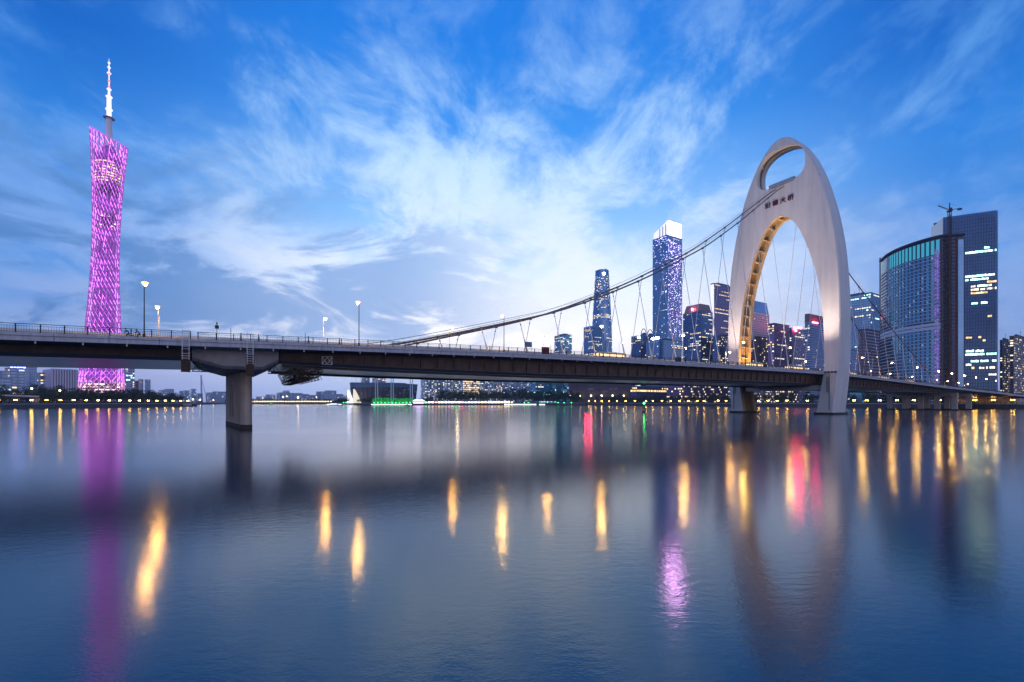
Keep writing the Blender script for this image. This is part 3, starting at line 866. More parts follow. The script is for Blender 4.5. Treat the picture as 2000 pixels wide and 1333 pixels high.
# ================================================================== BUILDINGS
def quadwin(mb, a, d, nrm, u0, u1, z0, z1, off):
    p = a + nrm * off
    mb.poly([p + d * u0 + UP * z0, p + d * u1 + UP * z0, p + d * u1 + UP * z1, p + d * u0 + UP * z1])
def foot(xl, xc, xr, Y, ang=None):
    """rectangle seen corner-on: nearest corner at pixel column xc and distance Y, ends at columns xl and xr."""
    a = A if ang is None else Vector((math.cos(ang), math.sin(ang), 0)); p = Vector((-a.y, a.x, 0))
    C = Vector(((xc - CX) / FPX * Y, Y, 0))
    def ln(dv, x):
        k = (x - CX) / FPX; return (k * C.y - C.x) / (dv.x - k * dv.y)
    lr = ln(a, xr) if xr > xc + .5 else 22.; ll = ln(p, xl) if xl < xc - .5 else 22.
    return C, a, p, abs(lr), abs(ll)
def lit_cells(nf, nb, lit, mode, rg):
    S = set()
    if mode == 'rand':
        for i in range(nf):
            for j in range(nb):
                if rg.random() < lit: S.add((i, j))
    else:
        for i in range(nf):
            if rg.random() < lit:
                n = 1 + (rg.random() < .35) * 1
                for _ in range(n):
                    a = rg.randrange(nb); b = min(nb, a + rg.randint(max(1, nb // 4), max(2, nb)))
                    for j in range(a, b):
                        if rg.random() < .88: S.add((i, j))
            elif rg.random() < .25: S.add((i, rg.randrange(nb)))
    return S
def tower_block(name, label, xl, xc, xr, ytop, Y, wall='glass_navy', fh=4.2, bw=3.2, lit=.2, mode='band', wins=('win_white', 'win_warm'), slab=('frame_blue', .5, .22),
                mull=('frame_blue', .18, .25, 1), ang=None, z0=GZ, cat='building', glass=None, seed=0, plant=True, dim=.0, group=None, ztop=None, parapet=1.6, root=None):
    rg = random.Random(seed * 13 + int(xl))
    C, a, p, lr, ll = foot(xl, xc, xr, Y, ang)
    H = (CAM_H + (HZ - ytop) * Y / FPX) if ztop is None else ztop
    t = root or thing(name, C + UP * z0, label, cat, group)
    cs = [C, C + a * lr, C + a * lr + p * ll, C + p * ll]
    mb = MB(); mb.hexa([c + UP * z0 for c in cs], [c + UP * (H - .4) for c in cs]); w = mb.build('wall', wall, t)
    nf = max(1, int((H - parapet - z0) / fh)); fh = (H - parapet - z0) / nf
    faces = [(C + p * ll, -p, ll, -a), (C, a, lr, -p), (C + a * lr, p, ll, a), (C + a * lr + p * ll, -a, lr, p)]
    ms, mm, mg = MB(), MB(), MB(); ml = {x: MB() for x in wins}; md = MB()
    for fi, (o, d, L, nr) in enumerate(faces):
        nb = max(1, int(L / bw)); b = L / nb
        if slab:
            for i in range(nf + 1):
                zz = z0 + i * fh
                ms.box(o + d * L / 2 + nr * (slab[2] / 2 - .05) + UP * zz, (L / 2 + slab[2] - .05, slab[2] / 2 + .05, slab[1] / 2), d, nr)
        if mull and fi < 2:
            for j in range(0, nb + 1, mull[3]):
                mm.box(o + d * min(L - .1, max(.1, j * b)) + nr * (mull[2] / 2 - .05) + UP * ((z0 + H - parapet) / 2), (mull[1] / 2, mull[2] / 2 + .05, (H - parapet - z0) / 2), d, nr)
        if fi > 1: continue
        S = lit_cells(nf, nb, lit, mode, rg)
        for i in range(nf):
            rowm = rg.choice(wins)
            for j in range(nb):
                u0, u1 = j * b + b * .14, (j + 1) * b - b * .14
                za, zb = z0 + i * fh + fh * .30, z0 + (i + 1) * fh - fh * .24
                if (i, j) in S: quadwin(ml[rowm if mode != 'rand' else rg.choice(wins)], o, d, nr, u0, u1, za, zb, .09)
                elif dim and rg.random() < dim: quadwin(md, o, d, nr, u0, u1, za, zb, .085)
                elif glass: quadwin(mg, o, d, nr, u0, u1, za, zb, .06)
    if ms.v: ms.build('floor_band', slab[0], w, stuff=True)
    if mm.v: mm.build('mullion', mull[0], w, stuff=True)
    if mg.v: mg.build('window', glass, w, stuff=True)
    if md.v: md.build('dim_window', 'win_dim', w, stuff=True)
    for k, x in ml.items():
        if x.v: x.build('lit_window', k, w, stuff=True)
    mp = MB()
    for o, d, L, nr in faces: mp.box(o + d * L / 2 + UP * (H - parapet / 2) + nr * .12, (L / 2 + .2, .25, parapet / 2), d, nr)
    mp.build('parapet', slab[0] if slab else wall, w, stuff=True)
    if plant:
        mb = MB(); ce = C + a * lr * .5 + p * ll * .5 + UP * (H + 1.6); mb.box(ce, (lr * .28, ll * .28, 2.0), a, p); mb.build('plant_room', 'roof_grey', t)
        mb = MB(); mb.bar(ce, ce + UP * 9, .25, 5); mb.build('mast', 'steel', t)
    return t, C, a, p, lr, ll, H
def add_led_lamp(parent, pos, r, mt, name='flood_lamp'):
    mb = MB(); mb.ball(pos, r, 8, 5); mb.build(name, mt, parent, smooth=True)

# -- tall white-crowned tower
t, C, a, p, lr, ll, H = tower_block('skyscraper', 'tallest skyscraper with blazing white crown and violet light dots', 1275, 1304, 1332, 458, 1311, 'glass_sky', 4.5, 3.4, .03, 'band', ('win_cool', 'win_white'), ('frame_blue', .6, .3), ('frame_blue', .3, .5, 2), plant=False)
Hc = CAM_H + (HZ - 430) * 1311 / FPX; ins = 2.0
cs = [C + a * ins + p * ins, C + a * (lr - ins) + p * ins, C + a * (lr - ins) + p * (ll - ins), C + a * ins + p * (ll - ins)]
mb = MB(); tops_ = [Hc, Hc, Hc - 14, Hc - 24]
mb.hexa([c + UP * (H + .1) for c in cs], [c + UP * h for c, h in zip(cs, tops_)]); cr = mb.build('crown', 'crown_dim', t)
mb = MB(); o = C + a * ins + p * ins - p * .15
mb.poly([o + UP * (H - 12), o + a * (lr - 2 * ins) + UP * (H - 20), o + a * (lr - 2 * ins) + UP * (Hc - .5), o + UP * (Hc - .5)]); mb.build('lit_screen', 'crown_white', t)
for u in (.12, .34, .55):
    mb = MB(); mb.box(cs[0] - a * .2 + p * (ll - 2 * ins) * u + UP * (Hc - 26 - u * 10), (.2, 1.2, 17), a, p); mb.build('crown_slot', 'tower_dark', t)
mb = MB()
for k in range(520):
    u = rnd.random(); v = rnd.random() ** 1.25
    z = H - 14 - v * 270 - u * 10
    q = C + a * (1.5 + u * (lr - 3)) - p * .6 + UP * z
    r = .34 + .26 * rnd.random()
    mb.poly([q - a * r - UP * r, q + a * r - UP * r, q + a * r + UP * r, q - a * r + UP * r])
for k in range(110):
    u = rnd.random() ** 1.4; v = rnd.random() ** 2; z = H - 4 - v * 190
    q = C + p * (1.5 + u * (ll - 3)) - a * .6 + UP * z; r = .42
    mb.poly([q - p * r - UP * r, q + p * r - UP * r, q + p * r + UP * r, q - p * r + UP * r])
mb.build('light_dot', 'led_dot', t, stuff=True)
mb = MB()
for k in range(700):
    u = rnd.random(); z = H - 12 - rnd.random() * 330
    q = C + a * (1.5 + u * (lr - 3)) - p * .55 + UP * z
    if k % 3: continue
    mb.poly([q - a * 1.5 - UP * 1.6, q + a * 1.5 - UP * 1.6, q + a * 1.5 + UP * 1.6, q - a * 1.5 + UP * 1.6])
mb.build('violet_panel', 'led_violet', t, stuff=True)
mb = MB()
for z in (118, 124, 136, 149, 156):
    for o, d, L, nr in ((C, a, lr, -p), (C, p, ll, -a)):
        for j in range(16):
            if rnd.random() < .7: quadwin(mb, o, d, nr, L * j / 16 + .3, L * (j + 1) / 16 - .3, z, z + 2.4, .45)
mb.build('lit_window', 'win_white', t, stuff=True)

# -- tapered round-cornered tower
def taper_tower():
    Y = 1490.; cxp = 1179.5
    C = at(cxp, HZ, Y); C.z = GZ; C.y += 26
    t = thing('skyscraper', C, 'slender tapered glass skyscraper with a warm light on its rounded top', 'building')
    H = CAM_H + (HZ - 527) * (Y + 10) / FPX
    def rad(f): return (29.5 + 3.0 * math.sin(math.pi * (f * .8 + .1)) - 9.5 * max(0, f - .45) ** 1.25 / .55 ** 1.25)
    def tri(th): return 1 + .10 * math.cos(3 * (th + R(90)))
    n = 36; rows = 56
    def pt(f, k, off=0):
        th = 2 * math.pi * k / n; r = rad(f) * tri(th) + off
        return Vector((C.x + r * math.cos(th), C.y + r * math.sin(th) * .95, GZ + (H - GZ) * f))
    mb = MB()
    for i in range(rows + 1): mb.v += [tuple(pt(i / rows, k)) for k in range(n)]
    for i in range(rows):
        for k in range(n): mb.f.append((i * n + k, i * n + (k + 1) % n, (i + 1) * n + (k + 1) % n, (i + 1) * n + k))
    mb.f.append(tuple(rows * n + k for k in range(n)))
    w = mb.build('wall', 'glass_blue', t)
    mb = MB()
    NB = 13
    for j in range(NB):
        for s_ in (1, -1):
            for k0 in range(0, n, 3):
                f0, f1 = j / NB, (j + 1) / NB
                mb.bar(pt(f0, k0, .2), pt(f1, k0 + 1.5 * s_, .2), .45, 4, cap=False)
    mb.build('diagrid', 'frame_blue', w, stuff=True)
    mw, mk = MB(), MB()
    nfl = 96
    for i in range(2, nfl - 4):
        f = i / nfl; z0 = f; z1 = f + .45 / nfl
        rowlit = rnd.random(); st = rnd.randrange(n); run = rnd.randint(3, 12)
        for k in range(n):
            on = False
            if f < .48: on = rowlit < .6 and (k - st) % n < run
            elif .63 < f < .66: on = rnd.random() < .75
            elif f > .70: on = rnd.random() < .24
            else: on = rnd.random() < .04
            if on:
                (mw if rnd.random() < .6 else mk).poly([pt(z0, k + .08, .35), pt(z0, k + .92, .35), pt(z1, k + .92, .35), pt(z1, k + .08, .35)])
    mw.build('lit_window', 'win_white', w, stuff=True); mk.build('lit_window', 'win_warm', w, stuff=True)
    mb = MB(); mb.tube([pt(1, k, .3) for k in range(n)] + [pt(1, 0, .3)], 1.1, 5); mb.build('roof_ring', 'frame_pale', t)
    add_led_lamp(t, pt(.965, 27, 1.5), 4.5, 'lamp_shore', 'roof_lamp')
taper_tower()

def T(*ar, **kw): return tower_block('tower_block', *ar, **kw)
FP = ('frame_pale', .5, .3)
# -- behind the cables
T('low glass block with lit floors seen between hangers, left of the tapered skyscraper', 1083, 1104, 1117, 653, 1300, wall='glass_blue', lit=.45, dim=.15, wins=('win_cyan', 'win_white'), seed=1)
t, C, a, p, lr, ll, H = T('blue tower with a rounded top tucked against the tapered skyscraper', 1140, 1158, 1176, 640, 1400, wall='glass_blue', lit=.35, seed=2, plant=False)
mb = MB(); n_ = 10
prof = [(lr * k / n_, 11 * math.sin(math.pi * min(1, .18 + .5 * k / n_))) for k in range(n_ + 1)]
mb.hexa([C + a * u + UP * H for u, _ in prof] , [C + a * u + p * 0 + UP * (H + v) for u, v in prof]) if False else None
mb.hexa([C + a * 0 + UP * H] + [C + a * u + UP * (H + v) for u, v in prof] + [C + a * lr + UP * H], [C + p * ll + UP * H] + [C + p * ll + a * u + UP * (H + v) for u, v in prof] + [C + p * ll + a * lr + UP * H]); mb.build('curved_roof', 'glass_blue', t)
# ring-roofed office block and podium under the tallest tower
t, C, a, p, lr, ll, H = T('dark office block carrying two large steel rings on its roof', 1233, 1251, 1290, 655, 1080, wall='glass_navy', lit=.35, wins=('win_warm', 'win_white'), seed=3, plant=False)
for k, u in enumerate((.30, .62)):
    mb = MB(); ce = C + a * lr * u + p * ll * .3 + UP * (H + 1); mb.tube([ce + a * 9.5 * math.cos(x) + UP * 17 * math.sin(x) for x in frange(0, math.pi, .2)], .9, 6); mb.build('roof_ring', 'frame_dark', t)
    mb = MB(); mb.ball(ce + a * 1, 7.0, 10, 6, 1.2); mb.build('roof_dome', 'glass_navy', t, smooth=True)
add_led_lamp(t, C - a * 1.5 + p * 4 + UP * (H - 5), 2.2, 'lamp_flood')
t, C, a, p, lr, ll, H = T('blue podium block with a white floodlit roof sign in front of the tallest skyscraper', 1262, 1288, 1333, 662, 1010, wall='glass_blue', lit=.22, wins=('win_warm', 'win_white'), seed=4)
mb = MB()
for k in range(7): mb.box(C + p * (2 + k * 3.0) - a * 1.2 + UP * (H + 2.2), (.3, 1.1, 1.5 + .6 * (k % 2)), a, p)
mb.build('roof_sign', 'lamp_flood', t, stuff=True)
t, C, a, p, lr, ll, H = T('dark tower with a pink lit trapezoid crown', 1334, 1369, 1392, 607, 950, wall='glass_navy', lit=.32, mode='band', wins=('win_warm', 'win_white'), dim=.1, bw=4, seed=5, plant=False)
mb = MB(); Hc = CAM_H + (HZ - 592) * 950 / FPX
i0, i1 = 1.5, 5
mb.hexa([C + a * i0 + p * i0 + UP * H, C + a * (lr - i0) + p * i0 + UP * H, C + a * (lr - i0) + p * (ll - i0) + UP * H, C + a * i0 + p * (ll - i0) + UP * H], [C + a * i1 + p * i1 + UP * Hc, C + a * (lr - i1) + p * i1 + UP * Hc, C + a * (lr - i1) + p * (ll - i1) + UP * Hc, C + a * i1 + p * (ll - i1) + UP * Hc]); mb.build('crown', 'concrete_pink', t)
add_led_lamp(t, C + p * ll * .45 - a * .8 + UP * (H + 6), 2.2, 'lamp_pink')
t, C, a, p, lr, ll, H = T('tall grey tower with a bright lit edge left of the arch leg', 1388, 1395, 1434, 553, 1050, wall='glass_violet', lit=.5, wins=('win_white', 'win_warm'), bw=2.6, seed=6)
mb = MB(); mb.box(C + p * ll * .5 - a * .7 + UP * (H * .78), (.3, ll * .45, H * .21), a, p); mb.build('lit_edge', 'crown_dim', t)
T('plain navy block half hidden behind the far leg of the arch', 1392, 1405, 1440, 655, 930, wall='glass_navy', lit=.18, mode='rand', wins=('win_warm', 'win_white'), seed=7)
# -- through the arch
t, C, a, p, lr, ll, H = T('tower with white gridded upper floors above dark red lower floors', 1460, 1466, 1502, 609, 900, wall='glass_dark', fh=4.2, bw=3.0, lit=.04, wins=('win_white',), slab=('frame_white', 1.7, .5), mull=('frame_white', 1.3, .45, 1), seed=8, plant=False, z0=130)
cs = [C, C + a * lr, C + a * lr + p * ll, C + p * ll]; Hc = CAM_H + (HZ - 586) * 900 / FPX
mb = MB(); mb.hexa([c + UP * (H - .3) for c in cs], [c + UP * Hc for c in [C + a * 1, C + a * (lr * .86), C + a * (lr * .86) + p * ll, C + a + p * ll]]); mb.build('glass_top', 'glass_blue', t)
tower_block('x', 'x', 1460, 1480, 1500, 657, 903, wall='brick_red', fh=4, bw=3.4, lit=.14, mode='rand', wins=('win_white', 'win_warm'), slab=None, mull=None, glass='glass_dark', seed=9, root=t, plant=False)
t, C, a, p, lr, ll, H = T('dark violet block with a flat lid roof and bright floor bands', 1500, 1512, 1541, 633, 850, wall='glass_violet', lit=.30, wins=('win_white', 'win_warm'), seed=10, plant=False)
mb = MB(); mb.box(C + a * lr / 2 + p * ll / 2 + UP * (H + 1.2), (lr / 2 + 1.2, ll / 2 + 1.2, .6), a, p); mb.build('lid_roof', 'concrete_pink', t)
t, C, a, p, lr, ll, H = T('lower block with red neon roof sign beside the violet block', 1538, 1546, 1573, 640, 880, wall='glass_violet', lit=.22, dim=.25, wins=('win_white', 'win_cool'), seed=11, plant=False)
for u, h, r in ((.18, -1.5, 2.6), (.42, 1.2, 2.0), (.62, 1.5, 1.8), (.28, -5, 1.8)): add_led_lamp(t, C + a * lr * u - p * 1 + UP * (H + h), r, 'lamp_red', 'neon_lamp')
t, C, a, p, lr, ll, H = T('wide blue block striped with pale floor bands behind the near arch leg', 1572, 1582, 1640, 628, 820, wall='glass_navy', lit=.06, wins=('win_white',), slab=('frame_pale', .9, .35), mull=None, seed=12, plant=False)
mb = MB(); mb.box(C + a * lr * .32 + p * ll * .5 + UP * (H + 7), (lr * .34, ll * .4, 7), a, p); mb.build('penthouse', 'concrete_pink', t)
for u in (.10, .16, .22): add_led_lamp(t, C + a * lr * u - p * .8 + UP * (H - 1), 1.2, 'lamp_red', 'neon_lamp')
mb = MB(); mb.box(C + a * lr * .09 - p * .8 + UP * (H - 1), (3.5, .3, .8), a, p); mb.build('lit_sign', 'win_cyan', t)
# -- right of the arch
t, C, a, p, lr, ll, H = T('blue glass tower with a few lit floors just right of the arch', 1622, 1701, 1717, 571, 760, wall='glass_blue', lit=.22, wins=('win_cyan', 'win_white'), seed=13)
T('plain violet block in front of the blue tower right of the arch', 1676, 1692, 1728, 642, 640, wall='concrete_warm', lit=.02, mode='rand', wins=('win_warm',), slab=None, mull=None, glass='glass_violet', bw=4, seed=14, plant=False)
T('banded low block at the foot of the blue tower', 1655, 1662, 1700, 682, 680, wall='glass_navy', lit=.1, wins=('win_cool',), slab=FP, mull=None, seed=15, plant=False)

def curved_tower():
    arc = [Vector((484, 597, 0)), Vector((474.5, 578, 0)), Vector((470, 565, 0)), Vector((467.5, 551, 0)), Vector((467.5, 538, 0)), Vector((470, 524, 0)), Vector((473.5, 515, 0)), Vector((478, 507.5, 0))]
    pts = []
    for i in range(len(arc) - 1):
        for j in range(4): pts.append(arc[i].lerp(arc[i + 1], j / 4))
    pts.append(arc[-1])
    for _ in range(6): pts = [pts[0]] + [(pts[i - 1] + pts[i] * 2 + pts[i + 1]) / 4 for i in range(1, len(pts) - 1)] + [pts[-1]]
    L = [0.]
    for i in range(1, len(pts)): L.append(L[-1] + (pts[i] - pts[i - 1]).length)
    def on(u):
        s = u * L[-1]
        for i in range(1, len(pts)):
            if s <= L[i] + 1e-6:
                f = (s - L[i - 1]) / (L[i] - L[i - 1]); d = (pts[i] - pts[i - 1]).normalized(); return pts[i - 1].lerp(pts[i], f), d, Vector((d.y, -d.x, 0))
        d = (pts[-1] - pts[-2]).normalized(); return pts[-1], d, Vector((d.y, -d.x, 0))
    if on(.5)[2].x > 0: sgn = -1
    else: sgn = 1
    H = CAM_H + (HZ - 463) * 509 / FPX
    t = thing('tower_block', arc[-1] + UP * GZ, 'wide curved tower under construction with a grid of teal windows', 'building')
    endc = Vector((499, 503, 0)); back = [endc, Vector((530, 560, 0)), Vector((512, 612, 0))]
    poly = pts + back
    mb = MB(); mb.hexa([q + UP * GZ for q in poly], [q + UP * (H - 1) for q in poly]); w = mb.build('wall', 'glass_dark', t)
    # cornice ring
    mb = MB(); mb.tube([on(u)[0] + on(u)[2] * sgn * .9 + UP * (H + .2) for u in frange(0, 1, .04)] + [endc - Vector((0, 1, 0)) + UP * (H + .2)], 1.5, 6); mb.build('cornice', 'frame_dark', t)
    NB, fh = 21, 4.05
    z_top = H - 20; nf = int((z_top - GZ) / fh)
    mg, mt_, ms = MB(), MB(), MB()
    for j in range(NB):
        u0, u1 = (j + .14) / NB, (j + .80) / NB
        a0, d0, n0 = on(u0); a1, d1, n1 = on(u1)
        # tall top storey glazing
        mp = MB(); mp.poly([a0 + n0 * sgn * .30 + UP * (z_top + 1), a1 + n1 * sgn * .30 + UP * (z_top + 1), a1 + n1 * sgn * .30 + UP * (H - 3), a0 + n0 * sgn * .30 + UP * (H - 3)])
        mp.build('tall_window', 'win_teal' if j > 6 else 'glass_teal', w)  # teal emission put into panes for the sky they reflect
        lim = nf * (.62 - .035 * abs(j - 9)) if j < 12 else 0
        for i in range(nf):
            z0 = GZ + i * fh + .9; z1 = GZ + (i + 1) * fh - .5
            if abs(i - nf * .53) < 1.0: continue
            quad = [a0 + n0 * sgn * .32 + UP * z0, a1 + n1 * sgn * .32 + UP * z0, a1 + n1 * sgn * .32 + UP * z1, a0 + n0 * sgn * .32 + UP * z1]
            if i >= lim or (i > nf * .35 and j > 7): (mt_ if 3 < j else mg).poly(quad)
            else: mg.poly(quad)
    mg.build('window', 'glass_navy', w, stuff=True); mt_.build('window', 'glass_teal', w, stuff=True)
    ml = MB()
    for j in range(5, NB):
        for i in range(int(nf * .2), nf):
            if rnd.random() < (.34 if i > nf * .5 else .10):
                a0, d0, n0 = on((j + .2) / NB); a1, d1, n1 = on((j + .55) / NB); z0 = GZ + i * fh + 1.0
                ml.poly([a0 + n0 * sgn * .36 + UP * z0, a1 + n1 * sgn * .36 + UP * z0, a1 + n1 * sgn * .36 + UP * (z0 + 2.0), a0 + n0 * sgn * .36 + UP * (z0 + 2.0)])
    ml.build('lit_window', 'win_dim', w, stuff=True)
    for i in range(nf + 1):
        z = GZ + i * fh
        for u0, u1 in zip(frange(0, 1, .05), frange(0, 1, .05)[1:]):
            a0, _, n0 = on(u0); a1, _, n1 = on(u1)
            hh = .42 if abs(i - nf * .53) > 1.2 else 1.6
            ms.hexa([a0 + UP * (z - hh), a1 + UP * (z - hh), a1 + n1 * sgn * 1.0 + UP * (z - hh), a0 + n0 * sgn * 1.0 + UP * (z - hh)], [a0 + UP * (z + hh), a1 + UP * (z + hh), a1 + n1 * sgn * 1.0 + UP * (z + hh), a0 + n0 * sgn * 1.0 + UP * (z + hh)])
    ms.build('balcony_slab', 'frame_pale', w, stuff=True)
    # violet light strip on the corner, raw floors and glass strip on the end face
    e0 = arc[-1]; ed = (endc - e0); EL = ed.length; ed.normalize(); en = Vector((ed.y, -ed.x, 0))
    if en.y > 0: en = -en
    mb = MB()
    for i in range(nf + 2):
        for k in range(2):
            for h in range(2):
                z = GZ + i * fh + h * 2
                q = on(.955 + .02 * k)[0] + on(.96)[2] * sgn * .9 + UP * z; d = on(.96)[1]
                mb.poly([q - d * .7, q + d * .7, q + d * .7 + UP * 1.6, q - d * .7 + UP * 1.6])
    mb.build('violet_panel', 'led_violet', w, stuff=True)
    mb = MB()
    for i in range(int((H - GZ) / fh)): mb.box(e0 + ed * EL * .36 + en * .4 + UP * (GZ + i * fh), (EL * .36, .5, .28), ed, en)
    for u in (.02, .35, .70): mb.box(e0 + ed * EL * u + en * .35 + UP * (H / 2), (.45, .4, H / 2 - 2), ed, en)
    mb.build('raw_floor', 'brick_red', w, stuff=True)
    mb = MB(); mb.box(e0 + ed * EL * .87 + en * .25 + UP * (H / 2 - 1), (EL * .12, .3, H / 2 - 4), ed, en); mb.build('glass_strip', 'glass_blue', w)
    mb = MB(); q = on(0)[0] + Vector((2, 4, 0)); mb.box(q + UP * (H / 2 + 4), (.5, .5, H / 2 + 2)); mb.build('hoist_rail', 'frame_dark', t)
    return t, e0, ed, en, EL, H
ct = curved_tower()

def tower_crane():
    t0, e0, ed, en, EL, H = ct
    b = e0 + ed * EL * .30 + en * 3.2; zt = CAM_H + (HZ - 412) * 500 / FPX
    t = thing('tower_crane', b + UP * GZ, 'red lattice tower crane climbing the curved tower with its jib above the roof', 'crane')
    mb = MB(); w = 1.1; z = GZ
    cs = [ed * w + en * w, ed * -w + en * w, ed * -w - en * w, ed * w - en * w]
    for c in cs: mb.bar(b + c + UP * GZ, b + c + UP * zt, .28, 4)
    k = 0
    while z < zt - 3:
        for i in range(4):
            c0, c1 = cs[i], cs[(i + 1) % 4]
            mb.bar(b + c0 + UP * z, b + c1 + UP * (z + 3), .13, 4, cap=False); mb.bar(b + c0 + UP * z, b + c1 + UP * z, .12, 4, cap=False)
        z += 3
    mb.build('mast', 'rust_steel', t, stuff=True)
    mb = MB(); mb.box(b + UP * (zt + .8), (1.8, 1.8, .8), ed, en); mb.build('slew_ring', 'rust_steel', t)
    mb = MB(); mb.box(b + UP * (zt + 2.6) + en * 1.6, (1.0, 1.0, 1.1), ed, en); mb.build('cab', 'frame_dark', t)
    mb = MB(); mb.bar(b + UP * (zt + 1), b + UP * (zt + 10), .8, 4, .3); mb.build('apex', 'rust_steel', t)
    jd = (ed * 1 + en * .2).normalized()
    mb = MB()
    tip = b - jd * 10 + UP * (zt + 8.5); root = b + UP * (zt + 2)
    for off in (UP * .9, en * .7 - UP * .3, -en * .7 - UP * .3): mb.bar(root + off, tip + off * .5, .18, 4)
    for j in range(8):
        f0, f1 = j / 8, (j + 1) / 8; mb.bar(root.lerp(tip, f0) + UP * .9, root.lerp(tip, f1) - UP * .3, .10, 4)
    mb.build('jib', 'rust_steel', t, stuff=True)
    mb = MB(); mb.bar(root, b + jd * 9 + UP * (zt + 2.6), .35, 4); mb.build('counter_jib', 'rust_steel', t)
    mb = MB(); mb.box(b + jd * 8.5 + UP * (zt + 1.6), (1.5, .8, 1.0), jd); mb.build('counterweight', 'frame_dark', t)
    mb = MB(); mb.bar(b + UP * (zt + 10), b + jd * 9 + UP * (zt + 2.8), .08, 4); mb.bar(b + UP * (zt + 10), tip, .08, 4); mb.build('stay', 'dark_steel', t, stuff=True)
tower_crane()

# dark slab tower at the right
def slab_tower():
    Y = 560.; l = at(1842, HZ, 575); r = at(1946, HZ, 553); l.z = r.z = 0
    d = (r - l); L = d.length; d.normalize(); nr = Vector((d.y, -d.x, 0))
    if nr.y > 0: nr = -nr
    H = CAM_H + (HZ - 415.5) * 560 / FPX
    t = thing('tower_block', l + UP * GZ, 'tall dark blue slab tower with scattered bright lit floors at the right', 'building')
    bv = 4.0; dep = 40
    poly = [l, r, r + d * bv * .75 - nr * bv, r + d * bv * .75 - nr * dep, l - nr * dep]
    mb = MB(); mb.hexa([q + UP * GZ for q in poly], [q + UP * H for q in poly]); w = mb.build('wall', 'glass_navy', t)
    mm = MB(); nbay = 34
    for j in range(nbay + 1): mm.box(l + d * (L * j / nbay) + nr * .10 + UP * (H / 2), (.12, .22, H / 2 - 2), d, nr)
    mm.build('mullion', 'frame_dark', w, stuff=True)
    ms = MB(); fh = 4.2; nf = int((H - GZ) / fh)
    for i in range(nf): ms.box(l + d * L / 2 + nr * .05 + UP * (GZ + i * fh), (L / 2, .14, .35), d, nr)
    ms.build('floor_band', 'glass_dark', w, stuff=True)
    u_edge = (1886 - 1842) / (1946 - 1842)
    mb = MB(); mb.box(l + d * L * (u_edge - .04) + nr * .3 + UP * (H / 2 - 12), (.7, .5, H / 2 - 16), d, nr); mb.build('fin', 'frame_dark', w)
    # lit floors: (photo row, from, to, colour)
    rows = [(486, .50, .78, 'win_cyan'), (493, .0, 1.0, 'win_cyan'), (538, 0, 1, 'win_cyan'), (544, 0, .75, 'win_cyan'), (551.5, .7, 1, 'win_warm'), (556, .18, .85, 'win_white'), (561, .42, .7, 'win_cyan'), (567, .18, 1, 'win_white'),
            (574, .18, .72, 'win_warm'), (591.5, .2, .72, 'win_cyan'), (622, .72, .86, 'win_warm'), (661, .02, .22, 'win_warm'), (661, .42, .52, 'win_warm'), (666, .56, .66, 'win_warm'), (684, .02, .6, 'win_cyan'),
            (690, 0, 1, 'win_cyan'), (703, .18, .75, 'win_cyan'), (703, .86, 1, 'win_cyan'), (715, .02, .2, 'win_cyan'), (715.5, .45, .95, 'win_white'), (721, .2, .3, 'win_warm'), (733, .75, 1, 'win_white')]
    for k, (py, u0, u1, mt) in enumerate(rows):
        z = CAM_H + (HZ - py) * 560 / FPX; i = round((z - GZ) / fh - .5); zb = GZ + i * fh
        mb = MB(); s0 = u_edge + (1 - u_edge) * u0; s1 = u_edge + (1 - u_edge) * u1
        n = max(1, int((s1 - s0) * nbay))
        for j in range(n):
            if u1 - u0 > .25 and rnd.random() < .10: continue
            a0 = s0 + (s1 - s0) * (j + .06) / n; a1 = s0 + (s1 - s0) * (j + .94) / n
            quadwin(mb, l, d, nr, L * a0, L * a1, zb + .7, zb + fh - .7 - .8 * rnd.random(), .36)
        mb.build('lit_floor', mt, w, stuff=True)
    t2, *_ = tower_block('tower_block', 'narrow violet core tower rising behind the crane', 1824, 1842, 1850, 432, 615, wall='concrete_warm', lit=0, mode='rand', wins=('win_warm',), slab=None, mull=None, glass=None, plant=False, seed=16)
slab_tower()
for k, (xl, xc, xr, yt, Y, lb) in enumerate([(1953, 1958, 1975, 664, 640, 'beige apartment tower directly right of the dark slab tower'), (1972, 1980, 2012, 656, 610, 'broad apartment tower cut by the right edge of the view'), (2010, 2020, 2060, 680, 600, 'apartment tower past the right edge')][:2]):
    T(lb, xl, xc, xr, yt, Y, wall='concrete_warm', fh=3.2, bw=3.4, lit=.22, mode='rand', wins=('win_warm', 'win_white'), slab=('concrete_warm', .4, .2), mull=('concrete_far', .5, .4, 2), glass='glass_dark', seed=20 + k)

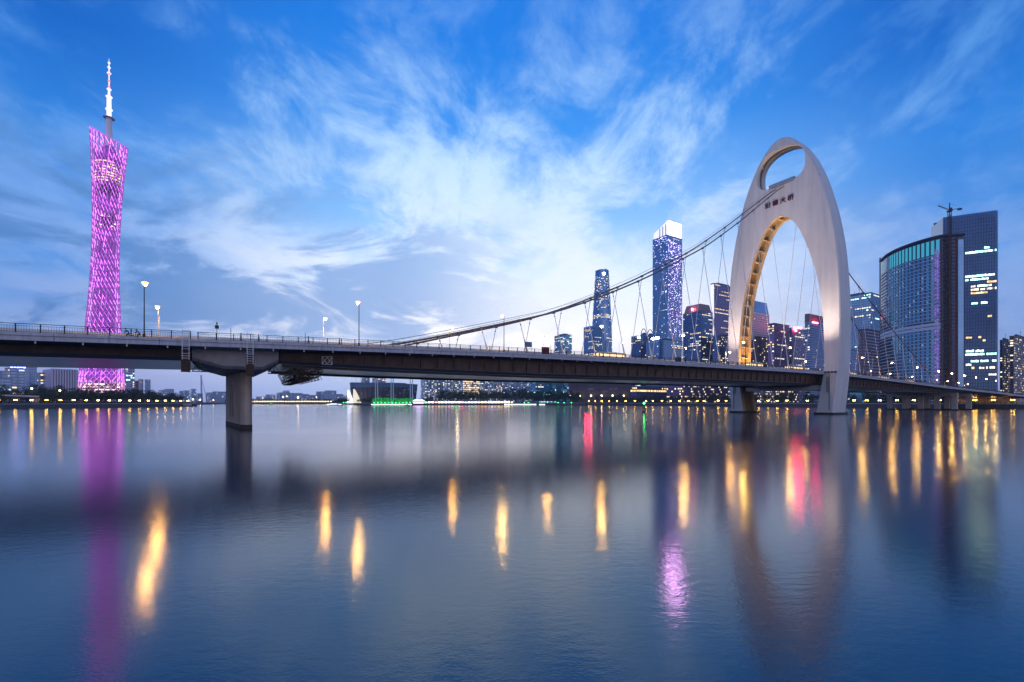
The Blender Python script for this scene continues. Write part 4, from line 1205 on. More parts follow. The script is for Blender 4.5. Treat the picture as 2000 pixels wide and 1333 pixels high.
# -- city seen under the deck, middle
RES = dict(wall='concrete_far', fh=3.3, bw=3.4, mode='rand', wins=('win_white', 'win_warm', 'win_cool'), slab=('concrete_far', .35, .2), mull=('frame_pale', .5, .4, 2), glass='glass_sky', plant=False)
mid = [(706, 712, 722, 705, 1350, .25, 'thin tower block rising behind the left half of the stadium'), (727, 736, 753, 705, 1250, .30, 'wider tower block rising behind the middle of the stadium'),
       (822, 830, 846, 706, 1020, .35, 'apartment tower just right of the stadium masts'), (846, 850, 868, 712, 1000, .28, 'apartment tower under the deck, second right of the stadium'), (868, 872, 885, 708, 980, .25, 'slim apartment tower with pink edge under the deck'),
       (885, 889, 899, 715, 990, .3, 'slim apartment tower with an orange roof light under the deck'), (898, 904, 936, 714, 960, .25, 'broad block with warm lit floors under the deck'), (936, 941, 953, 710, 980, .3, 'apartment tower right of the warm lit block'),
       (953, 957, 972, 712, 960, .32, 'pale apartment tower with white fins under the deck'), (971, 975, 989, 714, 950, .32, 'apartment tower with greenish windows under the deck'), (989, 995, 1012, 742, 1150, .18, 'lower hazy block left of the teal building'),
       (1011, 1018, 1037, 739, 1180, .18, 'lower hazy block beside the teal building')]
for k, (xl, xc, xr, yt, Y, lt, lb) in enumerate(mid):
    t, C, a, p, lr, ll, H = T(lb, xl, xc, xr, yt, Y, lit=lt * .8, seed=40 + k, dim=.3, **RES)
    if k == 5: add_led_lamp(t, C + a * lr * .4 - p * 1 + UP * (CAM_H + (HZ - 734) * Y / FPX), 2.6, 'lamp_shore', 'roof_lamp')
    if k == 6:
        mb = MB()
        for z in frange(18, 52, 4.2):
            for j in range(11):
                if rnd.random() < .75: quadwin(mb, C, a, -p, lr * j / 11 + .3, lr * (j + 1) / 11 - .3, z, z + 2.4, .55)
        mb.build('lit_window', 'win_warm', t, stuff=True)
T('teal glass office block with many lit floors under the deck', 1036, 1046, 1080, 712, 1010, wall='glass_teal', lit=.55, dim=.1, wins=('win_cyan', 'win_teal', 'win_white'), seed=60, plant=False)
T('second teal glass office block touching the museum box', 1079, 1086, 1107, 712, 1000, wall='glass_teal', lit=.6, wins=('win_teal', 'win_teal', 'win_cyan'), seed=61, plant=False)
t, C, a, p, lr, ll, H = T('office block with cyan floors and a red sign behind the museum box', 1108, 1130, 1166, 712, 1060, wall='glass_blue', lit=.5, dim=.2, wins=('win_cyan', 'win_white'), seed=62, plant=False)
for u in (.35, .5, .65): add_led_lamp(t, C + a * lr * u - p * .8 + UP * (CAM_H + (HZ - 743) * 1060 / FPX), 1.6, 'lamp_red', 'neon_lamp')
T('office block with lit floors right of the red sign', 1166, 1190, 1232, 712, 1040, wall='glass_blue', lit=.5, dim=.2, wins=('win_cyan', 'win_white'), seed=63, plant=False)
# museum box, wider at the top
def museum():
    Y = 840.; x0, x1 = 1110, 1233
    l = at(x0, HZ, Y + 40); r = at(x1, HZ, Y); d = Vector((r.x - l.x, r.y - l.y, 0)); L = d.length; d.normalize(); nr = Vector((d.y, -d.x, 0))
    zb, zt = GZ, CAM_H + (HZ - 747) * Y / FPX
    t = thing('museum', Vector((l.x, l.y, GZ)), 'large dark windowless museum box leaning outwards below the deck', 'building')
    l.z = r.z = 0
    mb = MB(); mb.hexa([l + d * 4 - nr * 3 + UP * zb, r - d * 4 - nr * 3 + UP * zb, r - d * 4 - nr * 60 + UP * zb, l + d * 4 - nr * 60 + UP * zb], [l + UP * zt, r + UP * zt, r - nr * 64 + UP * zt, l - nr * 64 + UP * zt]); mb.build('wall', 'museum_dark', t)
    for k in range(7):
        u0 = rnd.uniform(.03, .8); w_ = rnd.uniform(.06, .16); z0 = rnd.uniform(9, zt - 12)
        mb = MB(); f = lambda z: -3 + 3 * (z - zb) / (zt - zb)
        q = l + d * L * u0; mb.poly([q + nr * (f(z0) + .06) + UP * z0, q + d * L * w_ + nr * (f(z0) + .06) + UP * z0, q + d * L * w_ + nr * (f(z0 + 3) + .06) + UP * (z0 + 3), q + nr * (f(z0 + 3) + .06) + UP * (z0 + 3)]); mb.build('slot_window', 'glass_violet', t)
    mb = MB(); mb.box((l + r) / 2 - nr * 32 + UP * (zt + .5), (L / 2 + .3, 32.5, .5), d, nr); mb.build('roof', 'roof_grey', t)
    for k in range(6): add_led_lamp(t, l + d * L * (.04 + .17 * k) + nr * 6 + UP * (CAM_H + (HZ - 773) * Y / FPX), 1.0, 'lamp_shore', 'wall_lamp')
museum()
t, C, a, p, lr, ll, H = T('low podium with a warm glowing band of windows right of the museum box', 1232, 1244, 1302, 754, 800, wall='glass_violet', lit=.15, wins=('win_warm',), seed=64, plant=False)
mb = MB(); z = CAM_H + (HZ - 763) * 800 / FPX
for o, d, L, nr in ((C, a, lr, -p), (C, p, ll, -a)):
    n = max(2, int(L / 3))
    for j in range(n): 
        quadwin(mb, o, d, nr, L * j / n + .2, L * (j + 1) / n - .2, z - 2, z + 1, .5)
mb.build('lit_window', 'win_warm', t, stuff=True)
t, *_ = T('long low block with warm windows under the bridge, left of the arch', 1302, 1330, 1422, 745, 760, wall='glass_violet', lit=.22, mode='rand', wins=('win_warm', 'win_white'), seed=65, plant=False)
T('low block with bright white windows seen between the arch legs below the deck', 1455, 1478, 1560, 744, 740, wall='glass_violet', lit=.42, mode='rand', wins=('win_white', 'win_warm'), seed=66, plant=False)
T('low teal lit hall behind the trees right of the arch foot', 1660, 1690, 1735, 750, 600, wall='glass_teal', lit=.2, wins=('win_teal',), seed=67, plant=False)

# -- left bank
for k, (xl, xc, xr, yt, Y, lt, lb) in enumerate([(-40, -10, 14, 724, 640, .12, 'grey housing block at the left edge under the deck'), (10, 19, 50, 718, 600, .20, 'housing tower with a blue roof sign under the left end of the bridge'), (48, 56, 72, 716, 700, .05, 'plain blue-grey tower right of the blue roof sign'),
                                                 (70, 78, 98, 728, 660, .16, 'stepped housing block left of the striped hall'), (-4, 6, 24, 738, 560, .25, 'low housing block with white windows at the far left')]):
    t, C, a, p, lr, ll, H = T(lb, xl, xc, xr, yt, Y, lit=lt, seed=80 + k, ang=R(62), **{**RES, 'bw': 5.0, 'fh': 3.6})
    if k == 1:
        mb = MB()
        for j in range(5): mb.box(C + a * (1.5 + j * 3.0) - p * .5 + UP * (H + 1.5), (1.1, .25, 1.5 - .3 * (j % 2)), a, p)
        mb.build('roof_sign', 'sign_blue', t, stuff=True)
C, a, p, lr, ll = foot(96, 100, 152, 640, R(58))
t = thing('striped_hall', C + UP * GZ, 'striped hall of white vertical fins left of the purple lattice tower', 'building')
H = 52.; cs = [C, C + a * lr, C + a * lr + p * 40, C + p * 40]
mb = MB(); mb.hexa([c + UP * GZ for c in cs], [c + UP * H for c in cs]); mb.build('wall', 'glass_violet', t)
for j in range(10):
    mb = MB(); mb.box(C + a * (lr * (j + .25) / 10) - p * .5 + UP * (H / 2 + 2), (lr / 10 * .23, .8, H / 2 - 1), a, p); mb.build('fin', 'frame_white', t)
T('green windowed office tower right behind the purple lattice tower', 238, 246, 263, 700, 900, wall='concrete_far', lit=.3, wins=('win_cyan', 'win_white'), glass='glass_blue', slab=FP, mull=None, seed=90, ang=R(56), plant=False)
T('small pink-sided block with a roof light right of the lattice tower', 262, 265, 271, 744, 880, wall='concrete_pink', lit=.1, mode='rand', wins=('win_white',), slab=None, mull=None, glass='glass_dark', seed=91, ang=R(56), plant=False)
for k, (xl, xc, xr, yt, lb) in enumerate([(270, 273, 280, 741, 'left one of two slim hazy towers beyond the left bank'), (283, 285, 294, 741.5, 'right one of two slim hazy towers beyond the left bank')]):
    T(lb, xl, xc, xr, yt, 1700, lit=.01, seed=92 + k, ang=R(56), **RES)
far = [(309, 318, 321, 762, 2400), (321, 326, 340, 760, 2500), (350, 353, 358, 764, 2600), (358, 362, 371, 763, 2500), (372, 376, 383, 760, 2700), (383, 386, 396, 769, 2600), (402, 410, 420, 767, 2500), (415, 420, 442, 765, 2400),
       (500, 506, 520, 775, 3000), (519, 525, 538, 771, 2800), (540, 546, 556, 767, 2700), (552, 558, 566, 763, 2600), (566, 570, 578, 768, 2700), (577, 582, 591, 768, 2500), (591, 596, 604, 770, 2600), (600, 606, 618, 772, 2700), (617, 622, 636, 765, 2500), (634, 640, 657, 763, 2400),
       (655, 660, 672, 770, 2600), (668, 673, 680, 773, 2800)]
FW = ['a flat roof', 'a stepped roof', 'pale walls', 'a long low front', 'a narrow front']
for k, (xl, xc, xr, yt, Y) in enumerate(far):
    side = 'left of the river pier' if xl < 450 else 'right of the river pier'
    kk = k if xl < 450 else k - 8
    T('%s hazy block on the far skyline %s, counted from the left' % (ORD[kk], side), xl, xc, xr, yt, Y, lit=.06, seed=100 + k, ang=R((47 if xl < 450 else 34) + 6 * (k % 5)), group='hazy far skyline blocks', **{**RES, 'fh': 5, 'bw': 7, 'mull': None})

# ================================================================== STADIUM AND ITS SHORE
def stadium():
    Y = 850.
    c = at(750, HZ, Y + 30); c.z = GZ
    t = thing('stadium', c, 'low bowl-shaped stadium with a dark roof band beneath the middle of the deck', 'stadium')
    rx, ry = 64., 45.; z1 = CAM_H + (HZ - 757) * Y / FPX; z2 = CAM_H + (HZ - 748.5) * Y / FPX
    n = 40
    def ring(f, z, dz=0.): return [Vector((c.x + rx * f * math.cos(2 * math.pi * k / n), c.y + ry * f * math.sin(2 * math.pi * k / n), z + dz * math.cos(2 * math.pi * k / n))) for k in range(n)]
    mb = MB(); mb.hexa(ring(.93, GZ), ring(.985, z1)); mb.build('bowl_wall', 'museum_dark', t)
    mb = MB(); mb.hexa(ring(.99, z1 + .01), ring(1.01, z2, -1.5)); mb.build('roof_band', 'frame_blue', t)
    mb = MB(); mb.hexa(ring(.70, z2 - 1), ring(.66, z2 + .9)); mb.build('roof', 'roof_grey', t)
    mb = MB()
    for k in range(n):
        a = 2 * math.pi * k / n
        mb.bar((c.x + rx * .935 * math.cos(a), c.y + ry * .935 * math.sin(a), GZ), (c.x + rx * .99 * math.cos(a), c.y + ry * .99 * math.sin(a), z1), .45, 4)
    mb.build('wall_rib', 'frame_dark', t, stuff=True)
    mb = MB()
    for k in range(60):
        a = rnd.uniform(math.pi * 1.05, math.pi * 1.95); z = rnd.uniform(10, z1 - 2); f = .937 + .052 * (z - GZ) / (z1 - GZ)
        q = Vector((c.x + rx * f * math.cos(a), c.y + ry * f * math.sin(a), z)); mb.box(q, (.7, .3, .5))
    mb.build('lit_window', 'win_dim', t, stuff=True)
    # sail shaped entrance shells on the left
    for k, (x0, x1, yb, yt, mt, dy) in enumerate([(679, 689, 783, 763, 'sail_lit', -18), (690, 704, 783, 761, 'sail_warm', -30)]):
        b0 = at(x0, 0, Y + dy); b1 = at(x1, 0, Y + dy); zb = GZ; zt_ = CAM_H + (HZ - yt) * Y / FPX
        mb = MB(); pr = []
        for j in range(9):
            f = j / 8; pr.append((b0.x + (b1.x - b0.x) * (f ** 1.6), zb + (zt_ - zb) * (1 - f ** 2)))
        poly = [(b0.x - 1, zb)] + pr
        mb.hexa([(x, b0.y, z) for x, z in poly], [(x, b0.y + 6, z) for x, z in poly]); mb.build('sail_shell', mt, t)
stadium()
for k, (px, ytop, plate, lb) in enumerate([(735.5, 738, 0, 'plain paired masts at the left of the stadium front'), (766, 732, 1, 'paired masts with a platform in the middle of the stadium front'), (803.5, 733, 1, 'paired masts with a platform at the right of the stadium front'), (826, 734, 1, 'paired masts with a platform beside the apartment towers')]):
    Y = 790.; b = at(px, HZ, Y); b.z = GZ; H = CAM_H + (HZ - ytop) * Y / FPX
    t = thing('stage_mast', b, lb, 'mast', 'stadium masts')
    for dx in (-1.9, 1.9):
        mb = MB(); mb.bar(b + Vector((dx, 0, 0)), Vector((b.x + dx, b.y, H)), .8, 6, .7); mb.build('post', 'frame_pale', t)
    mb = MB()
    for z in frange(GZ + 8, H - 4, 9): mb.bar(Vector((b.x - 1.9, b.y, z)), Vector((b.x + 1.9, b.y, z)), .2, 4)
    mb.build('cross_tie', 'frame_blue', t, stuff=True)
    if plate:
        mb = MB(); mb.hexa([(b.x + x, b.y + y, H - 2.5) for x, y in ((-6, -1.5), (6, -1.5), (6, 1.5), (-6, 1.5))], [(b.x + x, b.y + y, H - 1) for x, y in ((-8, -2), (8, -2), (8, 2), (-8, 2))]); mb.build('platform', 'frame_blue', t)
        mb = MB(); mb.box((b.x, b.y, H), (1.6, 1.2, .9)); mb.build('winch_house', 'roof_grey', t)
for k, px in enumerate((687.5, 695.5, 704.5)):
    b = at(px, HZ, 860); b.z = GZ
    t = thing('flag_pole', b, '%s of three thin poles over the left end of the stadium' % ('leftmost', 'middle', 'rightmost')[k], 'pole', 'stadium poles')
    mb = MB(); mb.bar(b, b + UP * (CAM_H + (HZ - 734) * 860 / FPX - GZ), .35, 5, .2); mb.build('pole', 'steel', t)

# ================================================================== TREES
def make_tree(seed, h, cr, leafmat, nclump=95, nleaf=9):
    rg = random.Random(seed)
    t = thing('tree', (0, 0, 0), 'x', 'tree')
    mb = MB(); top = h * .55
    mb.tube([(0, 0, -.3), (rg.uniform(-.1, .1), 0, h * .2), (rg.uniform(-.3, .3), rg.uniform(-.3, .3), top)], [.32, .24, .12], 7)
    for k in range(6):
        a = rg.uniform(0, 6.28); z = h * rg.uniform(.25, .5)
        mb.tube([(0, 0, z), (cr * .35 * math.cos(a), cr * .35 * math.sin(a), z + h * .14), (cr * .7 * math.cos(a), cr * .7 * math.sin(a), z + h * .24)], [.13, .08, .03], 5)
    mb.build('trunk', 'bark', t)
    mb = MB()
    for k in range(nclump):
        while True:
            x, y, z = rg.uniform(-1, 1), rg.uniform(-1, 1), rg.uniform(-1, 1)
            d = x * x + y * y + z * z
            if .12 < d < 1: break
        wob = 1 + .22 * math.sin(3 * math.atan2(y, x) + seed) + .12 * math.sin(5 * z + seed)
        c = Vector((x * cr * wob, y * cr * wob, h * .62 + z * h * .36))
        for j in range(nleaf):
            o = c + Vector((rg.gauss(0, 1), rg.gauss(0, 1), rg.gauss(0, .7))) * cr * .13
            u = Vector((rg.gauss(0, 1), rg.gauss(0, 1), rg.gauss(0, 1))).normalized(); w = u.orthogonal().normalized()
            w = (w * math.cos(j) + u.cross(w) * math.sin(j)); s = rg.uniform(.28, .52) * cr / 4.5
            mb.poly([o - u * s, o + w * s * .55, o + u * s * 1.1, o - w * s * .55])
    mb.build('crown', leafmat, t)
    remember(t); return t
protos = [make_tree(1, 13, 5.2, 'leaf'), make_tree(2, 14.5, 4.6, 'leaf_b'), make_tree(3, 12, 5.6, 'leaf'), make_tree(4, 16, 5.0, 'leaf'), make_tree(5, 11, 4.8, 'leaf_b')]
lit_tree = make_tree(6, 12, 5.0, 'leaf_b')
mb = MB(); rg = random.Random(3)
for k in range(260):
    a = rg.uniform(0, 6.28); z = rg.uniform(2.2, 11.8); r = 5.2 * math.sqrt(max(.05, 1 - ((z - 7) / 5.4) ** 2)) * rg.uniform(.75, 1.05)
    c = Vector((r * math.cos(a), r * math.sin(a), z)); u = Vector((-math.sin(a), math.cos(a), 0)); s = rg.uniform(.12, .30)
    mb.poly([c - u * s - UP * s, c + u * s - UP * s, c + u * s + UP * s, c - u * s + UP * s])
mb.build('string_light', 'glow_green', lit_tree, stuff=True); remember(lit_tree)  # added glowing flecks stand in for green floodlight on the crown
protos.append(lit_tree)
used = [False] * len(protos)
def plant(pos, k, scale, label, group):
    k = 5 if group.startswith('green') else k % 5
    o = protos[k] if not used[k] else copy_tree(protos[k])
    used[k] = True
    o.location = pos; o.rotation_euler = (0, 0, rnd.uniform(0, 6.28)); o.scale = (scale * rnd.uniform(.9, 1.15), scale * rnd.uniform(.9, 1.15), scale)
    o['label'] = label; o['group'] = group
Z0 = GZ
i = 0
for y in frange(345, 572, 9.5):                                  # left bank, front and back rows
    for row, off in enumerate((24, 36, 50)):
        if y < 430 and row == 0 and y > 352: sc_ = .75
        else: sc_ = 1.1
        x = -393 - off + rnd.uniform(-4, 4)
        plant(Vector((x, y + rnd.uniform(-3, 3) + 4 * row, Z0)), i, sc_ * rnd.uniform(.85, 1.12) * (1 if y < 540 else .85), 'leafy tree in the dark row behind the lamps on the left bank', 'trees on the left bank'); i += 1
for t_ in frange(-40, 495, 11):                                  # right bank
    for row, off in enumerate((22, 42)):
        if row == 0 and -22 < t_ < 22: continue
        if row == 1 and -30 < t_ < 26: continue
        plant(bank(t_ + rnd.uniform(-4, 4), off + rnd.uniform(-4, 5), Z0), i, rnd.uniform(.72, 1.05) * (1.0 if row else .82), 'leafy tree in the dark row behind the lamps on the right bank', 'trees on the right bank'); i += 1
for px in frange(862, 1128, 7.5):                                # island park
    Y = 800 + rnd.uniform(-12, 25); q = at(px, HZ, Y); q.z = Z0
    s_ = 1.9 if 985 < px < 1030 else 1.55
    plant(q, i, s_ * rnd.uniform(.85, 1.2), 'leafy park tree behind the coloured stalls under the deck', 'park trees behind the stalls'); i += 1
for px in frange(730, 808, 6.0):                                 # green floodlit trees
    Y = 776 + rnd.uniform(-5, 5); q = at(px, HZ, Y); q.z = Z0
    plant(q, 5, rnd.uniform(.62, .80), 'small tree with green floodlight glow put on as flecks in front of the stadium', 'green lit trees'); i += 1
for px in list(frange(664, 680, 5)) + list(frange(700, 724, 6)) + list(frange(812, 858, 8)):
    Y = 790 + rnd.uniform(-6, 10); q = at(px, HZ, Y); q.z = Z0
    plant(q, i, rnd.uniform(.6, .8), 'dark small tree beside the stadium', 'dark trees beside the stadium'); i += 1
def shrub_belt(name, label, n, place, hmax, mt):
    m = MB(); rg = random.Random(len(label))
    for k in range(n):
        b = place(rg); z = GZ + rg.random() ** 1.3 * hmax * (.6 + .4 * math.sin(b.x * .21) * math.cos(b.y * .17))
        u = Vector((rg.gauss(0, 1), rg.gauss(0, 1), rg.gauss(0, 1))).normalized(); w = u.orthogonal(); s = rg.uniform(.25, .55); c = Vector((b.x, b.y, z))
        m.poly([c - u * s, c + w * s * .6, c + u * s, c - w * s * .6])
    tag(m.build(name, mt), label, 'shrubs', kind='stuff')
shrub_belt('shrubs', 'dark belt of shrubs under the trees of the left bank', 9000, lambda g: Vector((-393 - g.uniform(14, 40), g.uniform(330, 575), 0)), 6.5, 'leaf')
shrub_belt('shrubs', 'dark belt of shrubs under the trees of the right bank', 13000, lambda g: bank(g.choice((g.uniform(22, 500), g.uniform(22, 500), g.uniform(-60, -22))), g.uniform(12, 34)), 6.5, 'leaf')
shrub_belt('shrubs', 'dark belt of shrubs behind the stalls of the island park', 5000, lambda g: Vector((g.uniform(-130, 112), g.uniform(768, 792), 0)), 7.5, 'leaf')
m = MB(); rg = random.Random(5)                                    # far wooded shore, one mass
for k in range(2600):
    px = rg.uniform(440, 690); Y = rg.uniform(1150, 1260); q = at(px, HZ, Y); z = GZ + abs(rg.gauss(0, 4.2))
    u = Vector((rg.gauss(0, 1), rg.gauss(0, 1), rg.gauss(0, 1))).normalized(); w = u.orthogonal(); s = rg.uniform(.8, 2.0); c = Vector((q.x, q.y, z))
    m.poly([c - u * s, c + w * s, c + u * s, c - w * s])
tag(m.build('woodland', 'leaf'), 'low dark band of woodland along the distant shore', 'woodland', kind='stuff')

# ================================================================== LAMPS ON THE BANKS
bank_lamp = thing('promenade_lamp', (0, 0, 0), 'x', 'lamp', 'x')
mb = MB(); mb.bar((0, 0, 0), (0, 0, 3.3), .10, 6, .07); mb.bar((-.75, 0, 3.2), (.75, 0, 3.2), .05, 5); mb.bar((0, 0, 0), (0, 0, .4), .2, 8); mb.build('post', 'dark_steel', bank_lamp)
for dx in (-.75, .75):
    mb = MB(); mb.ball((dx, 0, 3.45), .30, 8, 6); mb.build('globe', 'lamp_bank', bank_lamp, smooth=True)
remember(bank_lamp)
first = True
def put(proto, pos, label, group, rz=0., sc_=None):
    global first
    o = copy_tree(proto); o.location = pos; o.rotation_euler = (0, 0, rz); o['label'] = label; o['group'] = group
    if sc_: o.scale = (sc_,) * 3
    return o
def drop(proto):
    for ch in list(proto.children):
        for g in list(ch.children): bpy.data.objects.remove(g)
        bpy.data.objects.remove(ch)
    bpy.data.objects.remove(proto)
for k, y in enumerate(frange(351, 556, 12.3)):
    put(bank_lamp, Vector((-396, y, GZ)), 'twin globe lamp on the left bank promenade, number %d from the left edge' % (k + 1) if False else '%s twin globe lamp from the left on the left bank promenade' % ORD[min(k, 17)], 'lamps on the left bank promenade')
seen_x = [1978, 1940, 1904, 1868, 1835, 1785, 1752, 1718, 1693, 1668, 1640, 1577, 1537, 1518, 1500, 1482, 1418, 1403, 1375, 1362, 1345, 1327, 1310, 1293, 1275, 1262, 1240, 1222, 1205, 1190, 1175, 1163, 1150]
NUM = ORD + ['nineteenth', 'twentieth', 'twenty-first', 'twenty-second', 'twenty-third', 'twenty-fourth', 'twenty-fifth', 'twenty-sixth', 'twenty-seventh', 'twenty-eighth', 'twenty-ninth', 'thirtieth', 'thirty-first', 'thirty-second', 'thirty-third', 'thirty-fourth']
def bank_t(px, off):
    k = (px - CX) / FPX; b = bank(0, off); return (k * b.y - b.x) / (P.x - k * P.y)
for k, px in enumerate(seen_x):
    put(bank_lamp, bank(bank_t(px, 5), 5, GZ), '%s twin globe lamp from the right along the right bank' % NUM[k], 'lamps on the right bank', math.atan2(P.y, P.x))
drop(bank_lamp)
shore_lamp = thing('shore_lamp', (0, 0, 0), 'x', 'lamp', 'x')
mb = MB(); mb.bar((0, 0, 0), (0, 0, 4), .16, 5); mb.build('post', 'dark_steel', shore_lamp)
mb = MB(); mb.ball((0, 0, 4.3), .62, 6, 4); mb.build('globe', 'lamp_shore', shore_lamp)
remember(shore_lamp)
for k, px in enumerate(frange(492, 646, 5.2)):
    q = at(px, HZ, 1142); q.z = 2.6
    put(shore_lamp, q, 'small warm lamp in the even string along the distant shore', 'lamps on the distant shore')
for px, Y, z, s_ in ((582, 1150, 6, 2.6), (553, 1500, 14, 1.8), (560, 2300, 24, 2.4), (513, 1600, 12, 1.6), (532, 1600, 10, 1.6), (618, 1800, 18, 1.6), (391, 1080, 4, 1.6), (417, 1080, 4, 1.4), (377, 620, 5, .9)):
    q = at(px, HZ, Y); q.z = z
    o = put(shore_lamp, q, 'x', 'brighter lamps far off', sc_=s_)
    o['label'] = 'bright warm floodlight at the far shore, %s' % {582: 'brightest one, right of the river pier', 553: 'above the lamp string near the pier', 560: 'high on a far skyline block', 513: 'nearest to the river pier', 532: 'second nearest to the river pier', 618: 'left of the stadium on the skyline', 391: 'left of the crane barge', 417: 'right of the crane barge', 377: 'at the tip of the left promontory'}[px]
drop(shore_lamp)
# taller street lamps among the trees on the left bank
for px, py, Y, lb in ((62, 760, 395, 'taller street lamp left of the striped hall on the left bank'), (117, 764, 400, 'taller street lamp in a yellow lit tree before the striped hall')):
    q = at(px, HZ, Y); q.z = GZ; h = CAM_H + (HZ - py) * Y / FPX - GZ
    t = thing('street_lamp', q, lb, 'street lamp')
    mb = MB(); mb.bar(q, q + UP * h, .12, 6, .08); mb.build('pole', 'dark_steel', t)
    mb = MB(); mb.ball(q + UP * (h + .3), .55, 8, 6); mb.build('globe', 'lamp_bank', t, smooth=True)
# green floodlights under the trees
for k, px in enumerate(frange(731, 808, 7.0)):
    q = at(px, HZ, 766); q.z = GZ
    t = thing('ground_floodlight', q, 'small green floodlight at the foot of the green lit trees', 'floodlight', 'green floodlights')
    mb = MB(); mb.box(q + UP * .25, (.35, .3, .25)); mb.build('housing', 'dark_steel', t)
    mb = MB(); mb.ball(q + UP * .9, .5, 6, 4); mb.build('lens', 'lamp_green', t)
for k, px in enumerate((671, 676, 885, 932, 937, 947, 970, 985, 1024, 1032, 1090, 1102, 1116)):
    q = at(px, HZ, 772); q.z = GZ
    t = thing('ground_floodlight', q, 'green floodlight among the park trees near the stalls', 'floodlight', 'green park floodlights')
    mb = MB(); mb.box(q + UP * .25, (.35, .3, .25)); mb.build('housing', 'dark_steel', t)
    mb = MB(); mb.ball(q + UP * 1.0, .45, 6, 4); mb.build('lens', 'lamp_green', t)
# lit quay edges
for x0, x1, lb in ((726, 805, 'bright white lit landing edge below the green trees'), (985, 1047, 'blue-white lit landing edge right of the stalls'), (1053, 1064, 'short blue-white lit landing edge, rightmost'), (640, 668, 'pale lit landing edge left of the stadium')):
    l = at(x0, HZ, 752); r = at(x1, HZ, 752)
    t = thing('landing_stage', Vector((l.x, 751, 0)), lb, 'landing stage')
    mb = MB(); mb.box(((l.x + r.x) / 2, 751.5, .9), ((r.x - l.x) / 2, 2.0, .9)); mb.build('deck', 'quay_stone', t)
    mb = MB(); mb.box(((l.x + r.x) / 2, 749.4, 1.45), ((r.x - l.x) / 2, .08, .35)); mb.build('light_strip', 'quay_led', t)
# stalls on the island shore
SC = ['orange', 'white', 'pink', 'pale blue', 'red', 'green', 'yellow']
for k, px in enumerate(frange(832, 1000, 6.4)):
    q = at(px, HZ, 760 + rnd.uniform(-2, 3)); q.z = GZ
    c = rnd.choice([0, 1, 1, 2, 3, 4, 5, 6, 1, 2]); w_, h_ = rnd.uniform(1.3, 2.3), rnd.uniform(2.2, 3.6)
    t = thing('market_stall', q, '%s lit stall, %s from the left in the row on the island shore' % (SC[c], NUM[k]), 'stall', 'lit stalls on the island shore')
    mb = MB(); mb.box(q + UP * h_ * .45, (w_, 1.2, h_ * .45)); mb.build('body', 'stall_%d' % c, t)
    mb = MB(); mb.hexa([q + Vector((x, y, h_ * .92)) for x, y in ((-w_ - .5, -1.7), (w_ + .5, -1.7), (w_ + .5, 1.7), (-w_ - .5, 1.7))], [q + Vector((x, y, h_ * 1.5)) for x, y in ((-.3, -.2), (.3, -.2), (.3, .2), (-.3, .2))]); mb.build('roof', rnd.choice(['frame_white', 'roof_grey', 'maroon']), t)
q = at(818, HZ, 752); q.z = 0
t = thing('ticket_pier', q, 'pink lit pier house with a glowing board at the end of the landing edge', 'pier house')
mb = MB(); mb.box(q + UP * 1.2, (10, 4, 1.2)); mb.build('pontoon', 'quay_stone', t)
mb = MB(); mb.box(q + UP * 4.6, (9, 3, 2.2)); mb.build('house', 'museum_dark', t)
mb = MB(); mb.box(q + Vector((0, -3.1, 4.2)), (8.6, .1, 1.4)); mb.build('board', 'sign_pink', t)
mb = MB(); mb.hexa([q + Vector((x, y, 6.8)) for x, y in ((-10, -4), (10, -4), (10, 4), (-10, 4))], [q + Vector((x, y, 9.4)) for x, y in ((-6, -1), (6, -1), (6, 1), (-6, 1))]); mb.build('roof', 'sail_lit', t)

# ================================================================== BOATS AND BUOYS
def boat(px, Y, L, label, lit, cab=True):
    q = at(px, HZ, Y); q.z = 0
    t = thing('boat', q, label, 'boat')
    mb = MB(); pr = [(-.5, .28), (-.3, .5), (.3, .5), (.5, .05)]
    bot = [Vector((x * L * .92, -w * L * .22, -.3)) for x, w in pr] + [Vector((x * L * .92, w * L * .22, -.3)) for x, w in reversed(pr)]
    top = [Vector((x * L, -w * L * .26, 1.1 + .5 * max(0, x))) for x, w in pr] + [Vector((x * L, w * L * .26, 1.1 + .5 * max(0, x))) for x, w in reversed(pr)]
    mb.hexa([q + v for v in bot], [q + v for v in top]); mb.build('hull', 'frame_dark', t)
    if cab:
        mb = MB(); mb.box(q + Vector((-L * .08, 0, 2.1)), (L * .26, L * .09, 1.0)); mb.build('cabin', 'frame_white', t)
        mb = MB(); mb.box(q + Vector((-L * .08, 0, 3.25)), (L * .30, L * .11, .12)); mb.build('roof', 'roof_grey', t)
        mb = MB()
        for k in range(7): mb.box(q + Vector((-L * .30 + k * L * .07, -L * .092, 2.2)), (L * .022, .05, .38))
        mb.build('window', lit, t, stuff=True)
boat(364, 545, 26, 'dark moored boat at the tip of the left promontory', 'glass_dark')
boat(655, 740, 22, 'lit passenger boat left of the stadium', 'quay_led')
boat(795.5, 700, 8, 'small boat on the water before the pier house', 'win_white')
def buoy(px, py_base, py_light, label):
    Y = FPX * CAM_H / (py_base - HZ); q = at(px, HZ, Y); q.z = 0; h = CAM_H + (HZ - py_light) * Y / FPX
    t = thing('buoy', q, label, 'buoy')
    mb = MB(); mb.bar(q - UP * .4, q + UP * .7, 1.25, 12, 1.1); mb.build('float', 'dark_steel', t)
    mb = MB()
    for k in range(4):
        a = k * math.pi / 2; mb.bar(q + Vector((.9 * math.cos(a), .9 * math.sin(a), .7)), q + Vector((.25 * math.cos(a), .25 * math.sin(a), h - .3)), .10, 5)
    mb.build('frame', 'dark_steel', t, stuff=True)
    mb = MB(); mb.ball(q + UP * h, .42, 8, 6); mb.build('lantern', 'lamp_green', t, smooth=True)
